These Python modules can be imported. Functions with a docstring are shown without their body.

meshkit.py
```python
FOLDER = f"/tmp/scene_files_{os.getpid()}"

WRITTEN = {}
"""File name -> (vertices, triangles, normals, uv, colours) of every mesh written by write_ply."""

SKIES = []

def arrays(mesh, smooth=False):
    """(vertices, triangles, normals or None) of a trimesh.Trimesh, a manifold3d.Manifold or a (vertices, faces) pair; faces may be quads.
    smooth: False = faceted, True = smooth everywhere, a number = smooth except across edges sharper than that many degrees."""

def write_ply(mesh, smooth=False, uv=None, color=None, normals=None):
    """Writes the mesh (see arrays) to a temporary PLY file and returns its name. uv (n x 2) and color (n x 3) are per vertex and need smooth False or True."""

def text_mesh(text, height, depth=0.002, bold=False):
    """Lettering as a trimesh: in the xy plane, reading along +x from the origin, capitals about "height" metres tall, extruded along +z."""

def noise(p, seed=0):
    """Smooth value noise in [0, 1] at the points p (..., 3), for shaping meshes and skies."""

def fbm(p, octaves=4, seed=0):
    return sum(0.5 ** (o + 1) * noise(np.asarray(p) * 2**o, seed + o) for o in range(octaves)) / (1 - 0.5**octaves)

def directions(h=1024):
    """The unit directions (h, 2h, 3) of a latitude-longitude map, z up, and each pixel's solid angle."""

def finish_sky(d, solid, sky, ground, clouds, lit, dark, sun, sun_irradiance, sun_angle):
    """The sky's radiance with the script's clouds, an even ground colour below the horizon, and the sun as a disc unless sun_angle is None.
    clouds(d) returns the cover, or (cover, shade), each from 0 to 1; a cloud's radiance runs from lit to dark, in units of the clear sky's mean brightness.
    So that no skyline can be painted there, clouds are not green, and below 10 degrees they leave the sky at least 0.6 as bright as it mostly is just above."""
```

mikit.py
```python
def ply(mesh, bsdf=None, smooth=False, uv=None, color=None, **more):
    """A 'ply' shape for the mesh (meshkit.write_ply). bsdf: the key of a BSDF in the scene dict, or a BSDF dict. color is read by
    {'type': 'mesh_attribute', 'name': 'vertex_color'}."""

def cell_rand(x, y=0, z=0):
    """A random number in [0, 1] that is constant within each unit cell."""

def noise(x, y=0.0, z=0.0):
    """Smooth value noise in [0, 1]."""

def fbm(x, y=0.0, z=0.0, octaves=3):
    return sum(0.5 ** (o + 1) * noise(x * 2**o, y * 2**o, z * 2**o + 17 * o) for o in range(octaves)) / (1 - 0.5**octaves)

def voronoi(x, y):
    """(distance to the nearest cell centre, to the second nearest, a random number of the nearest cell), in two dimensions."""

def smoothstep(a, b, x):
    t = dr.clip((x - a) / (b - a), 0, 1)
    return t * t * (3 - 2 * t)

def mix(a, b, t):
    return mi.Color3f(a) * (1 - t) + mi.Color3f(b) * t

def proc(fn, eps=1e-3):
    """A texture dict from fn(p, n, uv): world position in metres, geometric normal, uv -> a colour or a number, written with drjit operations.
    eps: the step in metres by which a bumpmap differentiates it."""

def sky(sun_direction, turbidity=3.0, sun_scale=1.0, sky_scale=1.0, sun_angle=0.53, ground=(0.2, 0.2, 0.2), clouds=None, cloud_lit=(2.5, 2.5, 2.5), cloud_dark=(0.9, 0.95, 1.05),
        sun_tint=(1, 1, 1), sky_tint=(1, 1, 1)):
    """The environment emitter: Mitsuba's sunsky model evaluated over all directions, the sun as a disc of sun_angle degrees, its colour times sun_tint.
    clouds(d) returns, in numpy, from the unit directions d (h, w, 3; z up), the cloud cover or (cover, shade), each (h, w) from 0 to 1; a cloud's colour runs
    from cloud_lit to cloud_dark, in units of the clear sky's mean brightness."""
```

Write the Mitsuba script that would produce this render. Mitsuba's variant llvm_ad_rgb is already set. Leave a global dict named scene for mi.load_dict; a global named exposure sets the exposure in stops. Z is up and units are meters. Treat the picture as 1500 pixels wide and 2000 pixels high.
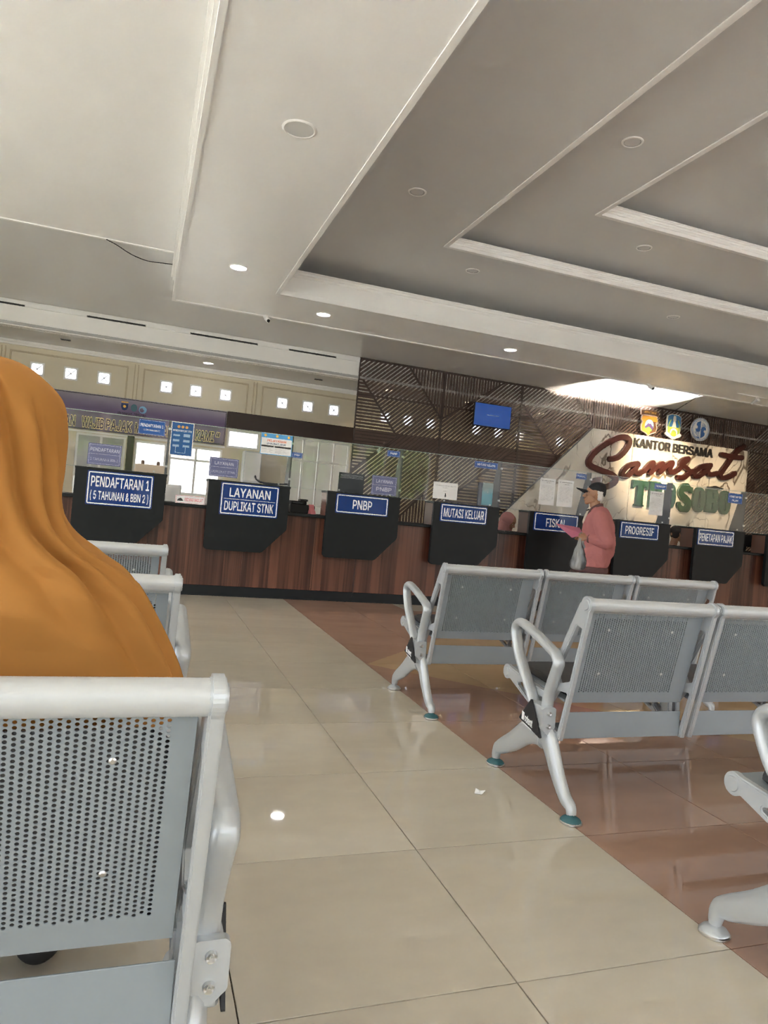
import math, numpy as np, trimesh, mitsuba as mi, drjit as dr, mikit, meshkit
import manifold3d as m3
from shapely.geometry import Polygon, LineString, Point, box as sbox
from shapely import affinity
from shapely.ops import unary_union
from mitsuba import ScalarTransform4f as T4

rng = np.random.default_rng(7)
scene, labels = {}, {}

# ------------------------------------------------------------------ camera, sky, lights, exposure
CAM_H, FOCAL = 1.0, 1358.0
YAW, PITCH, ROLL = math.radians(19.3), math.radians(-0.11), math.radians(-5.26)
def _cam_axes():
    cy, sy, cp, sp, cr, sr = math.cos(YAW), math.sin(YAW), math.cos(PITCH), math.sin(PITCH), math.cos(ROLL), math.sin(ROLL)
    f = np.array([sy * cp, cy * cp, sp]); r = np.array([cy, -sy, 0.0]); d = np.cross(f, r)
    return cr * r + sr * d, -sr * r + cr * d, f
CR, CD, CF = _cam_axes()
scene['camera'] = {'type': 'perspective', 'fov': 2 * math.degrees(math.atan(750 / FOCAL)), 'fov_axis': 'x', 'near_clip': 0.05, 'far_clip': 300.0,
                   'to_world': T4().look_at(origin=[0, 0, CAM_H], target=[float(v) for v in np.array([0, 0, CAM_H]) + CF], up=[float(-v) for v in CD])}
exposure = 3.82
LAMP = 1 / 12.0        # the lamps' strength next to the daylight
scene['sky'] = mikit.sky([-0.45, -0.35, 1.2], turbidity=4.0, sun_scale=1.0, sky_scale=1.0, ground=(0.40, 0.39, 0.37), sky_tint=(0.88, 1.12, 1.38), sun_tint=(0.88, 1.12, 1.38),
                         clouds=lambda d: (0.55 + 0.45 * meshkit.fbm(d * 2.2, 4), 0.15 * meshkit.fbm(d * 3.1 + 5, 3)), cloud_lit=(2.1, 2.08, 2.05), cloud_dark=(1.2, 1.22, 1.27))

def at(u, v, y):
    "the point of the plane y that was measured at (u, v) in the 1500 x 2000 photograph"
    d = CR * (u - 750) / FOCAL + CD * (v - 1000) / FOCAL + CF
    return np.array([0, 0, CAM_H]) + d * (y / d[1])
def atxz(u, v, y): p = at(u, v, y); return (float(p[0]), float(p[2]))

# ------------------------------------------------------------------ materials
def lin(h):
    c = np.array([int(h[i:i + 2], 16) for i in (1, 3, 5)]) / 255.0
    return [float(x) for x in np.where(c <= 0.04045, c / 12.92, ((c + 0.055) / 1.055) ** 2.4)]
def rgb(c): return {'type': 'rgb', 'value': [float(x) for x in c]}
def mat(key, col, rough=0.5, metallic=0.0, spec=0.5, **more):
    base = col if isinstance(col, dict) else rgb(lin(col) if isinstance(col, str) else col)
    scene['mat_' + key] = {'type': 'twosided', 'bsdf': {'type': 'principled', 'base_color': base, 'roughness': rough, 'metallic': metallic, 'specular': spec, **more}}
    return 'mat_' + key

def floor_fn(p, n, uv):
    x, y = p.x, p.y
    cell = mikit.cell_rand((x - 0.262) / 0.602, (y - 1.305) / 0.593)
    g = mikit.fbm(x * 2.2 + 9, y * 7.5, 0.3, 4)
    f = mikit.fbm(x * 14, y * 30, 4.0, 3)
    beige = mikit.mix((0.43, 0.38, 0.305), (0.49, 0.445, 0.365), g)
    brown = mikit.mix((0.29, 0.172, 0.122), (0.37, 0.235, 0.172), g)
    ochre = mikit.mix((0.36, 0.25, 0.145), (0.43, 0.305, 0.185), g)
    star = dr.abs(x - 3.27) + dr.abs(y - 4.26)
    far = (y > 6.62) & (x > 2.66)
    star2 = dr.abs(x - 3.27) + dr.abs(y - 0.7)
    c = dr.select(x < 1.464, beige, dr.select(star < 1.8, ochre, dr.select(far | (star2 < 0.9), beige * 0.92, brown)))
    return c * (0.95 + 0.06 * cell + 0.06 * (f - 0.5))
mat('floor_tile', mikit.proc(floor_fn), rough=0.03, spec=0.75)
mat('grout', (0.05, 0.038, 0.028), 0.8, spec=0.2)

def plaster_fn(p, n, uv):
    a = mikit.fbm(p.x * 0.7, p.y * 0.35, p.z, 3); b = mikit.fbm(p.x * 2.6, p.y * 1.1, 3.0, 3)
    return mi.Color3f(0.86, 0.85, 0.83) * (0.90 + 0.14 * a + 0.06 * b)
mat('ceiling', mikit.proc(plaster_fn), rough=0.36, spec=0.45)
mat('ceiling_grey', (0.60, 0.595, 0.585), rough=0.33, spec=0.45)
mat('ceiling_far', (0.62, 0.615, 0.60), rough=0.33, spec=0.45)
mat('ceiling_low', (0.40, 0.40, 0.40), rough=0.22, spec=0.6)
mat('trim', (0.80, 0.785, 0.76), 0.45)
mat('white_paint', (0.80, 0.79, 0.77), 0.5)
mat('cream', (0.66, 0.60, 0.475), 0.6)
mat('cream_dark', (0.50, 0.43, 0.31), 0.6)
mat('frame_white', (0.78, 0.78, 0.77), 0.35)
mat('dark_brown', (0.036, 0.022, 0.019), 0.5)
def wood_fn(p, n, uv):
    s = mikit.cell_rand(p.x / 0.092, 3.0)
    g = mikit.fbm(p.x * 55, p.z * 1.3, 1.0, 3); h = mikit.fbm(p.x * 7 + 3, p.z * 0.5, 8.0, 2)
    c = mikit.mix((0.040, 0.014, 0.0095), (0.145, 0.058, 0.035), mikit.smoothstep(0.25, 0.8, 0.35 * s + 0.40 * g + 0.25 * h))
    seam = mikit.smoothstep(0.93, 1.0, mikit.noise(p.x * 38, 7.0, p.z * 0.15))
    return mikit.mix(c, (0.26, 0.125, 0.075), seam * 0.55)
mat('wood', mikit.proc(wood_fn), rough=0.30, spec=0.5)
def slat_fn(p, n, uv):
    g = mikit.fbm(p.x * 12, p.z * 12, p.y * 3, 3)
    return mikit.mix((0.042, 0.023, 0.019), (0.078, 0.044, 0.035), g)
mat('slat', mikit.proc(slat_fn), rough=0.45)
mat('slat_dark', (0.034, 0.019, 0.016), 0.5)
mat('black_laminate', (0.0075, 0.0095, 0.011), 0.42, spec=0.28)
mat('black_matte', (0.010, 0.010, 0.011), 0.6)
mat('black_vinyl', (0.012, 0.012, 0.013), 0.33, spec=0.5)
mat('dark_grey', (0.055, 0.058, 0.06), 0.4)
mat('silver', (0.48, 0.492, 0.492), 0.40, metallic=0.2, spec=0.45)
mat('silver_cast', (0.46, 0.482, 0.498), 0.32, metallic=0.4, spec=0.5, clearcoat=0.5, clearcoat_gloss=0.9)
mat('silver_sheet', (0.26, 0.295, 0.32), 0.45, metallic=0.3, spec=0.45)
mat('chrome', (0.62, 0.62, 0.61), 0.12, metallic=1.0)
mat('teal_plastic', (0.030, 0.105, 0.12), 0.3)
mat('sign_blue', (0.008, 0.036, 0.175), 0.08, spec=0.5)
mat('sign_white', (0.82, 0.83, 0.85), 0.14, spec=0.6)
mat('label_blue', (0.013, 0.075, 0.30), 0.35)
mat('label_faded', (0.115, 0.125, 0.25), 0.4)  # sticker blue with the haze of the glass reflection mixed in
mat('label_line', (0.50, 0.50, 0.60), 0.4)
mat('paper', (0.76, 0.76, 0.76), 0.6)
mat('ink', (0.02, 0.02, 0.022), 0.6)
mat('ink_grey', (0.36, 0.36, 0.37), 0.7)
mat('gold', (0.80, 0.48, 0.10), 0.5)
mat('pale_gold', (0.85, 0.68, 0.36), 0.5)
mat('purple_text', (0.075, 0.045, 0.10), 0.5)
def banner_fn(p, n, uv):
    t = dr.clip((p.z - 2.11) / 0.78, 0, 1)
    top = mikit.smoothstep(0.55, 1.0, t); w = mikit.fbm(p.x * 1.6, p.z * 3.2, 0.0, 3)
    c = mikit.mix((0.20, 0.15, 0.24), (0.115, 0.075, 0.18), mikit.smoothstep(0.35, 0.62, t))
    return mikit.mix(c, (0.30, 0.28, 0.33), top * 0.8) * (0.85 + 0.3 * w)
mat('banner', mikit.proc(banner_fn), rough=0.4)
def marble_fn(p, n, uv):
    k = mikit.cell_rand(dr.floor((p.x - 8.7) / 1.215), 2.0) * 9
    u, v = p.x * 1.05 + k, p.z * 0.62 - p.x * 0.25
    w = mikit.fbm(u * 2.4 + 4, v * 2.4, k, 4)
    a = mikit.fbm(u * 1.5 + 1.3 * w, v * 1.5 + 1.1 * w, k + 3, 3)
    vein = mikit.smoothstep(0.042, 0.004, dr.abs(a - 0.5)) * mikit.smoothstep(0.30, 0.50, mikit.noise(u * 1.8, v * 1.8, k + 8))
    b = mikit.fbm(u * 3.4 + 2.0 * w + 7, v * 3.0, k + 5, 3)
    vein2 = mikit.smoothstep(0.020, 0.0, dr.abs(b - 0.5)) * 0.7 * mikit.smoothstep(0.45, 0.7, mikit.noise(u * 2.3 + 5, v * 2.3, k))
    c = mikit.mix((0.70, 0.665, 0.61), (0.62, 0.585, 0.53), w)
    return mikit.mix(c, (0.15, 0.12, 0.09), dr.clip(vein * 1.1 + vein2, 0, 1))
mat('marble', mikit.proc(marble_fn), rough=0.12, spec=0.5)
mat('maroon', (0.034, 0.008, 0.0065), 0.4, spec=0.3)
mat('green_letter', (0.012, 0.048, 0.024), 0.3, spec=0.45)
mat('letter_black', (0.012, 0.011, 0.011), 0.4)
scene['mat_glass'] = {'type': 'thindielectric', 'int_ior': 1.5, 'ext_ior': 1.0}
scene['mat_screen'] = {'type': 'twosided', 'bsdf': {'type': 'principled', 'base_color': rgb((0.01, 0.02, 0.05)), 'roughness': 0.15}}

# ------------------------------------------------------------------ helpers
def numbered(key):
    if key not in scene and key not in labels and not any(k.startswith(key + '__') for k in scene): return key
    i = 1
    while True:
        k = f'{key}_{i:03d}'
        if k not in scene and k not in labels and not any(q.startswith(k + '__') for q in scene): return k
        i += 1
_taken = {}
def uniq(key):
    if key not in _taken: _taken[key] = 0; return key
    _taken[key] += 1
    return f'{key}_{_taken[key]:03d}'
def thing(name, label, cat, group=None):
    key = uniq(name); labels[key] = {'label': label, 'category': cat}
    if group: labels[key]['group'] = group
    return key
def struct(name, label=None):
    key = uniq(name); labels[key] = {'kind': 'structure'}
    if label: labels[key]['label'] = label
    return key
def put(key, mesh, material, smooth=30, label=None, kind=None, tw=None, **kw):
    d = mesh if isinstance(mesh, dict) else mikit.ply(mesh, material, smooth, **kw)
    if tw is not None: d = {**d, 'to_world': tw}
    scene[key] = d
    if label or kind:
        labels.setdefault(key, {})
        if label: labels[key]['label'] = label
        if kind: labels[key]['kind'] = kind
    return key
def part(parent, name, mesh, material, smooth=30, label=None, kind=None, tw=None, **kw):
    return put(uniq(parent + '__' + name), mesh, material, smooth, label, kind, tw, **kw)

def cat(*ms):
    out = []
    for m in ms: out += list(m) if isinstance(m, (list, tuple)) else [m]
    return trimesh.util.concatenate(out)
def bx(x0, x1, y0, y1, z0, z1, bev=0.0):
    if bev <= 0:
        b = trimesh.creation.box((x1 - x0, y1 - y0, z1 - z0)); b.apply_translation(((x0 + x1) / 2, (y0 + y1) / 2, (z0 + z1) / 2)); return b
    pts = []
    for sx, x in ((1, x0), (-1, x1)):
        for sy, y in ((1, y0), (-1, y1)):
            for sz, z in ((1, z0), (-1, z1)):
                b = bev
                pts += [(x, y + sy * b, z + sz * b), (x + sx * b, y, z + sz * b), (x + sx * b, y + sy * b, z)]
    return trimesh.convex.convex_hull(np.array(pts))
def polys(g): return [q for q in getattr(g, 'geoms', [g]) if q.geom_type == 'Polygon' and q.area > 1e-9]
def ext(g, h):
    return cat([trimesh.creation.extrude_polygon(q, h, engine='earcut') for q in polys(g)])
MXZ = np.array([[1, 0, 0, 0], [0, 0, -1, 0], [0, 1, 0, 0], [0, 0, 0, 1.0]])
MYZ = np.array([[0, 0, 1, 0], [1, 0, 0, 0], [0, 1, 0, 0], [0, 0, 0, 1.0]])
def plate(g, y_front, thick):
    "polygon in (x, z), front face at y_front looking to -y"
    m = ext(g, thick); m.apply_transform(MXZ); m.apply_translation((0, y_front + thick, 0)); return m
def plate_bev(g, y_front, thick, bev):
    a = ext(g, thick - bev); b = ext(g.buffer(-bev, join_style=2), thick)
    m = cat(a, b); m.apply_transform(MXZ); m.apply_translation((0, y_front + thick, 0)); return m
def side(g, x0, thick):
    "polygon in (y, z) extruded along +x"
    m = ext(g, thick); m.apply_transform(MYZ); m.apply_translation((x0, 0, 0)); return m
def slab(g, z0, z1):
    m = ext(g, z1 - z0); m.apply_translation((0, 0, z0)); return m
def rrect(x0, z0, x1, z1, r):
    return sbox(x0 + r, z0 + r, x1 - r, z1 - r).buffer(r, quad_segs=4)
def text(s, h, depth, bold=True, sx=1.0):
    m = meshkit.text_mesh(s, h, depth, bold); m.apply_scale((sx, 1, 1)); return m
def text_xz(s, xc, z0, h, y_front, depth=0.002, bold=True, width=None, sx=0.8, left=False):
    m = text(s, h, depth, bold, 1.0)
    w = m.bounds[1, 0] - m.bounds[0, 0]
    k = (width / w) if width else sx
    m.apply_scale((k, 1, 1)); m.apply_transform(MXZ)
    b = m.bounds
    m.apply_translation(((xc - b[0, 0]) if left else xc - (b[0, 0] + b[1, 0]) / 2, y_front + depth, z0)); return m
def frames(path):
    p = np.asarray(path, float); t = np.gradient(p, axis=0); t /= np.linalg.norm(t, axis=1, keepdims=True) + 1e-12
    return p, t
def tube(path, ra, rb=None, up=(1, 0, 0), n=12, cap=True, closed=False):
    "sweep of an ellipse: half-width ra along 'up', rb across; both may vary along the path"
    p, t = frames(path); N = len(p)
    if closed: t = np.roll(p, -1, 0) - np.roll(p, 1, 0); t /= np.linalg.norm(t, axis=1, keepdims=True)
    ra = np.broadcast_to(ra, (N,)); rb = ra if rb is None else np.broadcast_to(rb, (N,))
    u = np.asarray(up, float); a = u - t * (t @ u)[:, None]; a /= np.linalg.norm(a, axis=1, keepdims=True) + 1e-12
    b = np.cross(t, a)
    th = np.arange(n) * 2 * np.pi / n
    v = p[:, None] + ra[:, None, None] * np.cos(th)[None, :, None] * a[:, None] + rb[:, None, None] * np.sin(th)[None, :, None] * b[:, None]
    K = N if closed else N - 1
    i, j = np.meshgrid(np.arange(K), np.arange(n), indexing='ij')
    i2, j2 = (i + 1) % N, (j + 1) % n
    q = np.stack([i * n + j, i * n + j2, i2 * n + j2, i2 * n + j], -1).reshape(-1, 4)
    f = np.vstack([q[:, [0, 1, 2]], q[:, [0, 2, 3]]]); v = v.reshape(-1, 3)
    if cap and not closed:
        v = np.vstack([v, p[:1], p[-1:]]); c0, c1 = N * n, N * n + 1
        k = np.arange(n); k2 = (k + 1) % n
        f = np.vstack([f, np.stack([k * 0 + c0, k2, k], 1), np.stack([k * 0 + c1, (N - 1) * n + k, (N - 1) * n + k2], 1)])
    return trimesh.Trimesh(v, f, process=False)
def smooth_path(pts, n=8, closed=False):
    p = np.asarray(pts, float); out = []
    N = len(p); rngk = range(N if closed else N - 1)
    for k in rngk:
        if closed: p0, p1, p2, p3 = p[(k - 1) % N], p[k], p[(k + 1) % N], p[(k + 2) % N]
        else: p0, p1, p2, p3 = p[max(k - 1, 0)], p[k], p[k + 1], p[min(k + 2, N - 1)]
        for s in np.linspace(0, 1, n, endpoint=False):
            out.append(0.5 * ((2 * p1) + (-p0 + p2) * s + (2 * p0 - 5 * p1 + 4 * p2 - p3) * s ** 2 + (-p0 + 3 * p1 - 3 * p2 + p3) * s ** 3))
    if not closed: out.append(p[-1])
    return np.array(out)
def lathe(prof, n=24, c=(0, 0, 0)):
    r = np.array(prof, float); th = np.arange(n) * 2 * np.pi / n
    v = np.stack([r[:, None, 0] * np.cos(th), r[:, None, 0] * np.sin(th), np.broadcast_to(r[:, None, 1], (len(r), n))], -1).reshape(-1, 3)
    i, j = np.meshgrid(np.arange(len(r) - 1), np.arange(n), indexing='ij'); j2 = (j + 1) % n
    q = np.stack([i * n + j, i * n + j2, (i + 1) * n + j2, (i + 1) * n + j], -1).reshape(-1, 4)
    m = trimesh.Trimesh(v, np.vstack([q[:, [0, 1, 2]], q[:, [0, 2, 3]]]), process=False); m.apply_translation(c); return m
def cyl(p0, p1, r, n=16):
    return tube([p0, p1], r, up=(0.3, 0.9, 0.31), n=n)
def MOVE(x, y, z=0, rz=0): return T4().translate([float(x), float(y), float(z)]).rotate([0, 0, 1], float(rz))
# ------------------------------------------------------------------ the room
X0, X1, Y0, YS, YF = -7.0, 17.0, -4.5, 14.2, 15.85      # left, right, rear, screen plane, far wall
ZM, ZI, Z1, Z2, Z3, ZL = 4.20, 4.05, 4.62, 4.84, 5.06, 3.75
ZF1, ZF2, ZF3 = 4.43, 4.735, 4.955      # tops of the three tray fascias; the tray ceilings run on behind them into open coves

# floor: base, plain outer slabs, and every tile in view a piece of its own
TX, TY, TW, TD = 0.262, 1.305, 0.602, 0.593
fx0, fx1, fy0, fy1 = TX - 4 * TW, TX + 15 * TW, TY - 2 * TD, TY + 10 * TD
fl = struct('floor')
put(fl, cat(bx(X0, X1, Y0, YF + 0.3, -0.10, -0.006)), 'mat_grout', False)
outer = sbox(X0, Y0, X1, YF + 0.2).difference(sbox(fx0, fy0, fx1, fy1))
part(fl, 'outer_field', slab(outer, -0.006, 0.0), 'mat_floor_tile', False)
def tile_mesh(x, y):
    g, b = 0.0016, 0.0008
    x0, x1, y0, y1 = x + g, x + TW - g, y + g, y + TD - g
    lo = [(x0, y0), (x1, y0), (x1, y1), (x0, y1)]; hi = [(x0 + b, y0 + b), (x1 - b, y0 + b), (x1 - b, y1 - b), (x0 + b, y1 - b)]
    v = [(a, c, -0.006) for a, c in lo] + [(a, c, -b) for a, c in lo] + [(a, c, 0.0) for a, c in hi]
    f = [[8, 9, 10, 11]] + [[k, (k + 1) % 4, 4 + (k + 1) % 4, 4 + k] for k in range(4)] + [[4 + k, 4 + (k + 1) % 4, 8 + (k + 1) % 4, 8 + k] for k in range(4)]
    return (np.array(v, float), np.array(f))
for i in range(-4, 15):
    for j in range(-2, 10):
        part(fl, 'tile', tile_mesh(TX + i * TW, TY + j * TD), 'mat_floor_tile', False)

# ceiling: main field, lowered island with a three step tray
H1, H2, H3 = (1.66, -2.4, 15.6, 10.30), (3.59, -0.6, 14.2, 8.64), (4.97, 1.0, 13.2, 7.24)
def grow(h, d): return sbox(h[0] - d, h[1] - d, h[2] + d, h[3] + d)
ce = struct('ceiling')
put(ce, slab(sbox(X0, Y0, X1, 9.86).difference(sbox(*H1)), ZM, ZM + 0.05), 'mat_ceiling', False)
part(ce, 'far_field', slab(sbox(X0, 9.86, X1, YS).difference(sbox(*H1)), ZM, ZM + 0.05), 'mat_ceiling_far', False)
part(ce, 'island', slab(sbox(0.235, Y0, X1, 11.70).difference(sbox(*H1)), ZI, ZM), 'mat_ceiling', False)
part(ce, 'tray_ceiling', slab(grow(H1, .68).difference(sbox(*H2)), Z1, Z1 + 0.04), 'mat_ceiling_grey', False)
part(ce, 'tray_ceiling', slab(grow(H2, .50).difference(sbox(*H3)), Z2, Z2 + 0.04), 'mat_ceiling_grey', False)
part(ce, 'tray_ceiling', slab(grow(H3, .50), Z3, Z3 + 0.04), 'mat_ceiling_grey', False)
for h_, d_, z0_, z1_ in ((H1, .66, ZM + .05, Z1), (H2, .48, Z1 + .04, Z2), (H3, .48, Z2 + .04, Z3)):
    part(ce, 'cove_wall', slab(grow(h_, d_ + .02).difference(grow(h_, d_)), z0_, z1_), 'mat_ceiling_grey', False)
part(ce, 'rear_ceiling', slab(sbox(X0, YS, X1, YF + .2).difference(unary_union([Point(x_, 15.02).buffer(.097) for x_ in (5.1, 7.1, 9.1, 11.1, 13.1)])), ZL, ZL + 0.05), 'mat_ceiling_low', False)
part(ce, 'roof_slab', slab(sbox(X0 - .2, Y0 - .2, X1 + .2, YF + .4), 5.30, 5.40), 'mat_ceiling', False)
def ring(h, steps, out=0.0):
    b = sbox(h[0] - out, h[1] - out, h[2] + out, h[3] + out)
    return cat([slab(sbox(h[0] - o, h[1] - o, h[2] + o, h[3] + o).difference(sbox(h[0] + i, h[1] + i, h[2] - i, h[3] - i)), z0, z1) for o, i, z0, z1 in steps])
put(struct('trim_1', 'tall white fascia with mouldings round the outer ceiling tray'), ring(H1, [(.045, .012, ZI - .012, ZI + .05), (.01, .004, ZI + .05, ZI + .065), (.02, .010, ZI + .065, ZF1 - .10), (.02, .022, ZF1 - .10, ZF1 - .06), (.02, .045, ZF1 - .06, ZF1 - .025), (.02, .06, ZF1 - .025, ZF1)]), 'mat_trim', False)
put(struct('trim_2', 'white stepped moulding round the middle ceiling tray'), ring(H2, [(.05, .006, Z1 - .014, Z1 + .03), (.02, .022, Z1 + .03, Z1 + .055), (.02, .036, Z1 + .055, Z1 + .08), (.02, .055, Z1 + .08, Z1 + .10), (.02, .07, Z1 + .10, ZF2)]), 'mat_trim', False)
put(struct('trim_3', 'white stepped moulding round the inner ceiling tray'), ring(H3, [(.05, .006, Z2 - .014, Z2 + .03), (.02, .022, Z2 + .03, Z2 + .055), (.02, .036, Z2 + .055, Z2 + .08), (.02, .055, Z2 + .08, Z2 + .10), (.02, .07, Z2 + .10, ZF3)]), 'mat_trim', False)
# outer moulding of the island: side towards the left field (its last 0.9 m narrower) and side towards the screen
put(struct('trim_4', 'white moulding along the left edge of the lowered ceiling'),
    cat(bx(0.195, 0.245, Y0, 11.70, ZI - .015, ZI + .03), bx(0.165, 0.236, Y0, 10.75, ZI + .03, ZI + .075), bx(0.135, 0.236, Y0, 10.75, ZI + .075, ZI + .12), bx(0.20, 0.236, Y0, 11.7, ZI + .03, ZM)), 'mat_trim', False)
put(struct('trim_5', 'thin white moulding along the far edge of the lowered ceiling'),
    cat(bx(0.195, X1, 11.66, 11.73, ZI - .015, ZI + .03), bx(0.20, X1, 11.70, 11.76, ZI + .03, ZM)), 'mat_trim', False)
put(struct('trim_6', 'thin white conduit strip crossing the left ceiling field'), bx(X0, 0.19, 9.84, 9.885, ZM - .012, ZM), 'mat_trim', False)

# walls
wl = struct('wall_left')
openL = [sbox(-4.2 + 3.1 * k, 0.3, -4.2 + 3.1 * k + 2.8, 3.4) for k in range(4)]
put(wl, side(sbox(Y0, 0, YF, 5.3).difference(unary_union(openL)), X0 - .15, .15), 'mat_cream', False)
wr = struct('wall_right')
put(wr, bx(X1, X1 + .15, Y0, YF, 0, 5.3), 'mat_cream', False)
wb = struct('wall_rear')
openB = [sbox(-6.8 + 2.95 * k, 0.0 if k in (2, 5) else 0.25, -6.8 + 2.95 * k + 2.75, 3.60) for k in range(8)]
put(wb, plate(sbox(X0, 0, X1, 5.3).difference(unary_union(openB)), Y0 - .15, .15), 'mat_cream', False)
NW = [0]
def window_unit(x0, x1, z0, z1, y, cols, rows, glass=True, d=0.05, w=0.045, matf='mat_frame_white'):
    NW[0] += 1
    k = struct(f'window_{NW[0]}')
    bars = [bx(x0, x0 + w, y, y + d, z0, z1), bx(x1 - w, x1, y, y + d, z0, z1), bx(x0, x1, y, y + d, z0, z0 + w), bx(x0, x1, y, y + d, z1 - w, z1)]
    for c in range(1, cols): xm = x0 + (x1 - x0) * c / cols; bars.append(bx(xm - w / 2, xm + w / 2, y, y + d, z0, z1))
    for r in rows: bars.append(bx(x0, x1, y + .004, y + d - .004, r - w / 2, r + w / 2))
    put(k, cat(bars), matf, False)
    if glass:
        part(k, 'pane', (np.array([[x0, y + d / 2, z0], [x1, y + d / 2, z0], [x1, y + d / 2, z1], [x0, y + d / 2, z1]], float), np.array([[0, 1, 2], [0, 2, 3]])), 'mat_glass', False)
    return k
for k in range(8):
    b = openB[k].bounds
    window_unit(b[0], b[2], b[1], b[3], Y0 - .1, 2, [], glass=False, matf='mat_dark_grey' if k % 2 else 'mat_frame_white')

# far wall with its ventilation openings, lower glazing, mouldings
wf = struct('wall_far')
VENT = [-2.219, -1.586, -0.943, 0.313, 0.936, 1.575, 2.853, 3.452, 4.078, 5.36, 5.95, 6.55, 7.81, 8.43, 9.05, 10.27, 10.9, 11.5, 12.7, 13.3, 13.9]
VS = 0.125
low = [(-3.6, -1.55, .9, 2.05), (-1.38, -.40, .9, 2.05), (-.22, .44, .05, 2.02), (.50, 1.62, .95, 2.02), (1.70, 2.42, 2.09, 2.50), (3.08, 4.56, .10, 2.50)]
holes = unary_union([sbox(x - VS, 3.235 - VS, x + VS, 3.235 + VS) for x in VENT] + [sbox(a, c, b, d) for a, b, c, d in low])
put(wf, plate(sbox(X0, 0, X1, 5.3).difference(holes), YF, .16), 'mat_cream', False)
for a, b in ((-5.3, -3.0), (-2.74, -.476), (-.176, 2.07), (2.37, 4.75), (5.0, 7.2)):
    fr = sbox(a, 2.6, b, 3.56); part(wf, 'raised_panel', plate(fr.difference(fr.buffer(-.035, join_style=2)), YF - .014, .014), 'mat_cream_dark', False)
for a in (-2.90, -2.83, -.36, -.29, 2.17, 2.24):
    part(wf, 'pilaster_line', bx(a, a + .022, YF - .016, YF, 2.6, 3.62), 'mat_cream_dark', False)
part(wf, 'cornice', cat(bx(X0, X1, YF - .10, YF, ZL - .05, ZL), bx(X0, X1, YF - .06, YF, ZL - .09, ZL - .05)), 'mat_trim', False)
part(wf, 'dark_band', bx(1.66, X1, YF - .06, YF - .004, 2.51, 2.885, .004), 'mat_dark_brown', False, 'dark brown band over the far windows')
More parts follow.
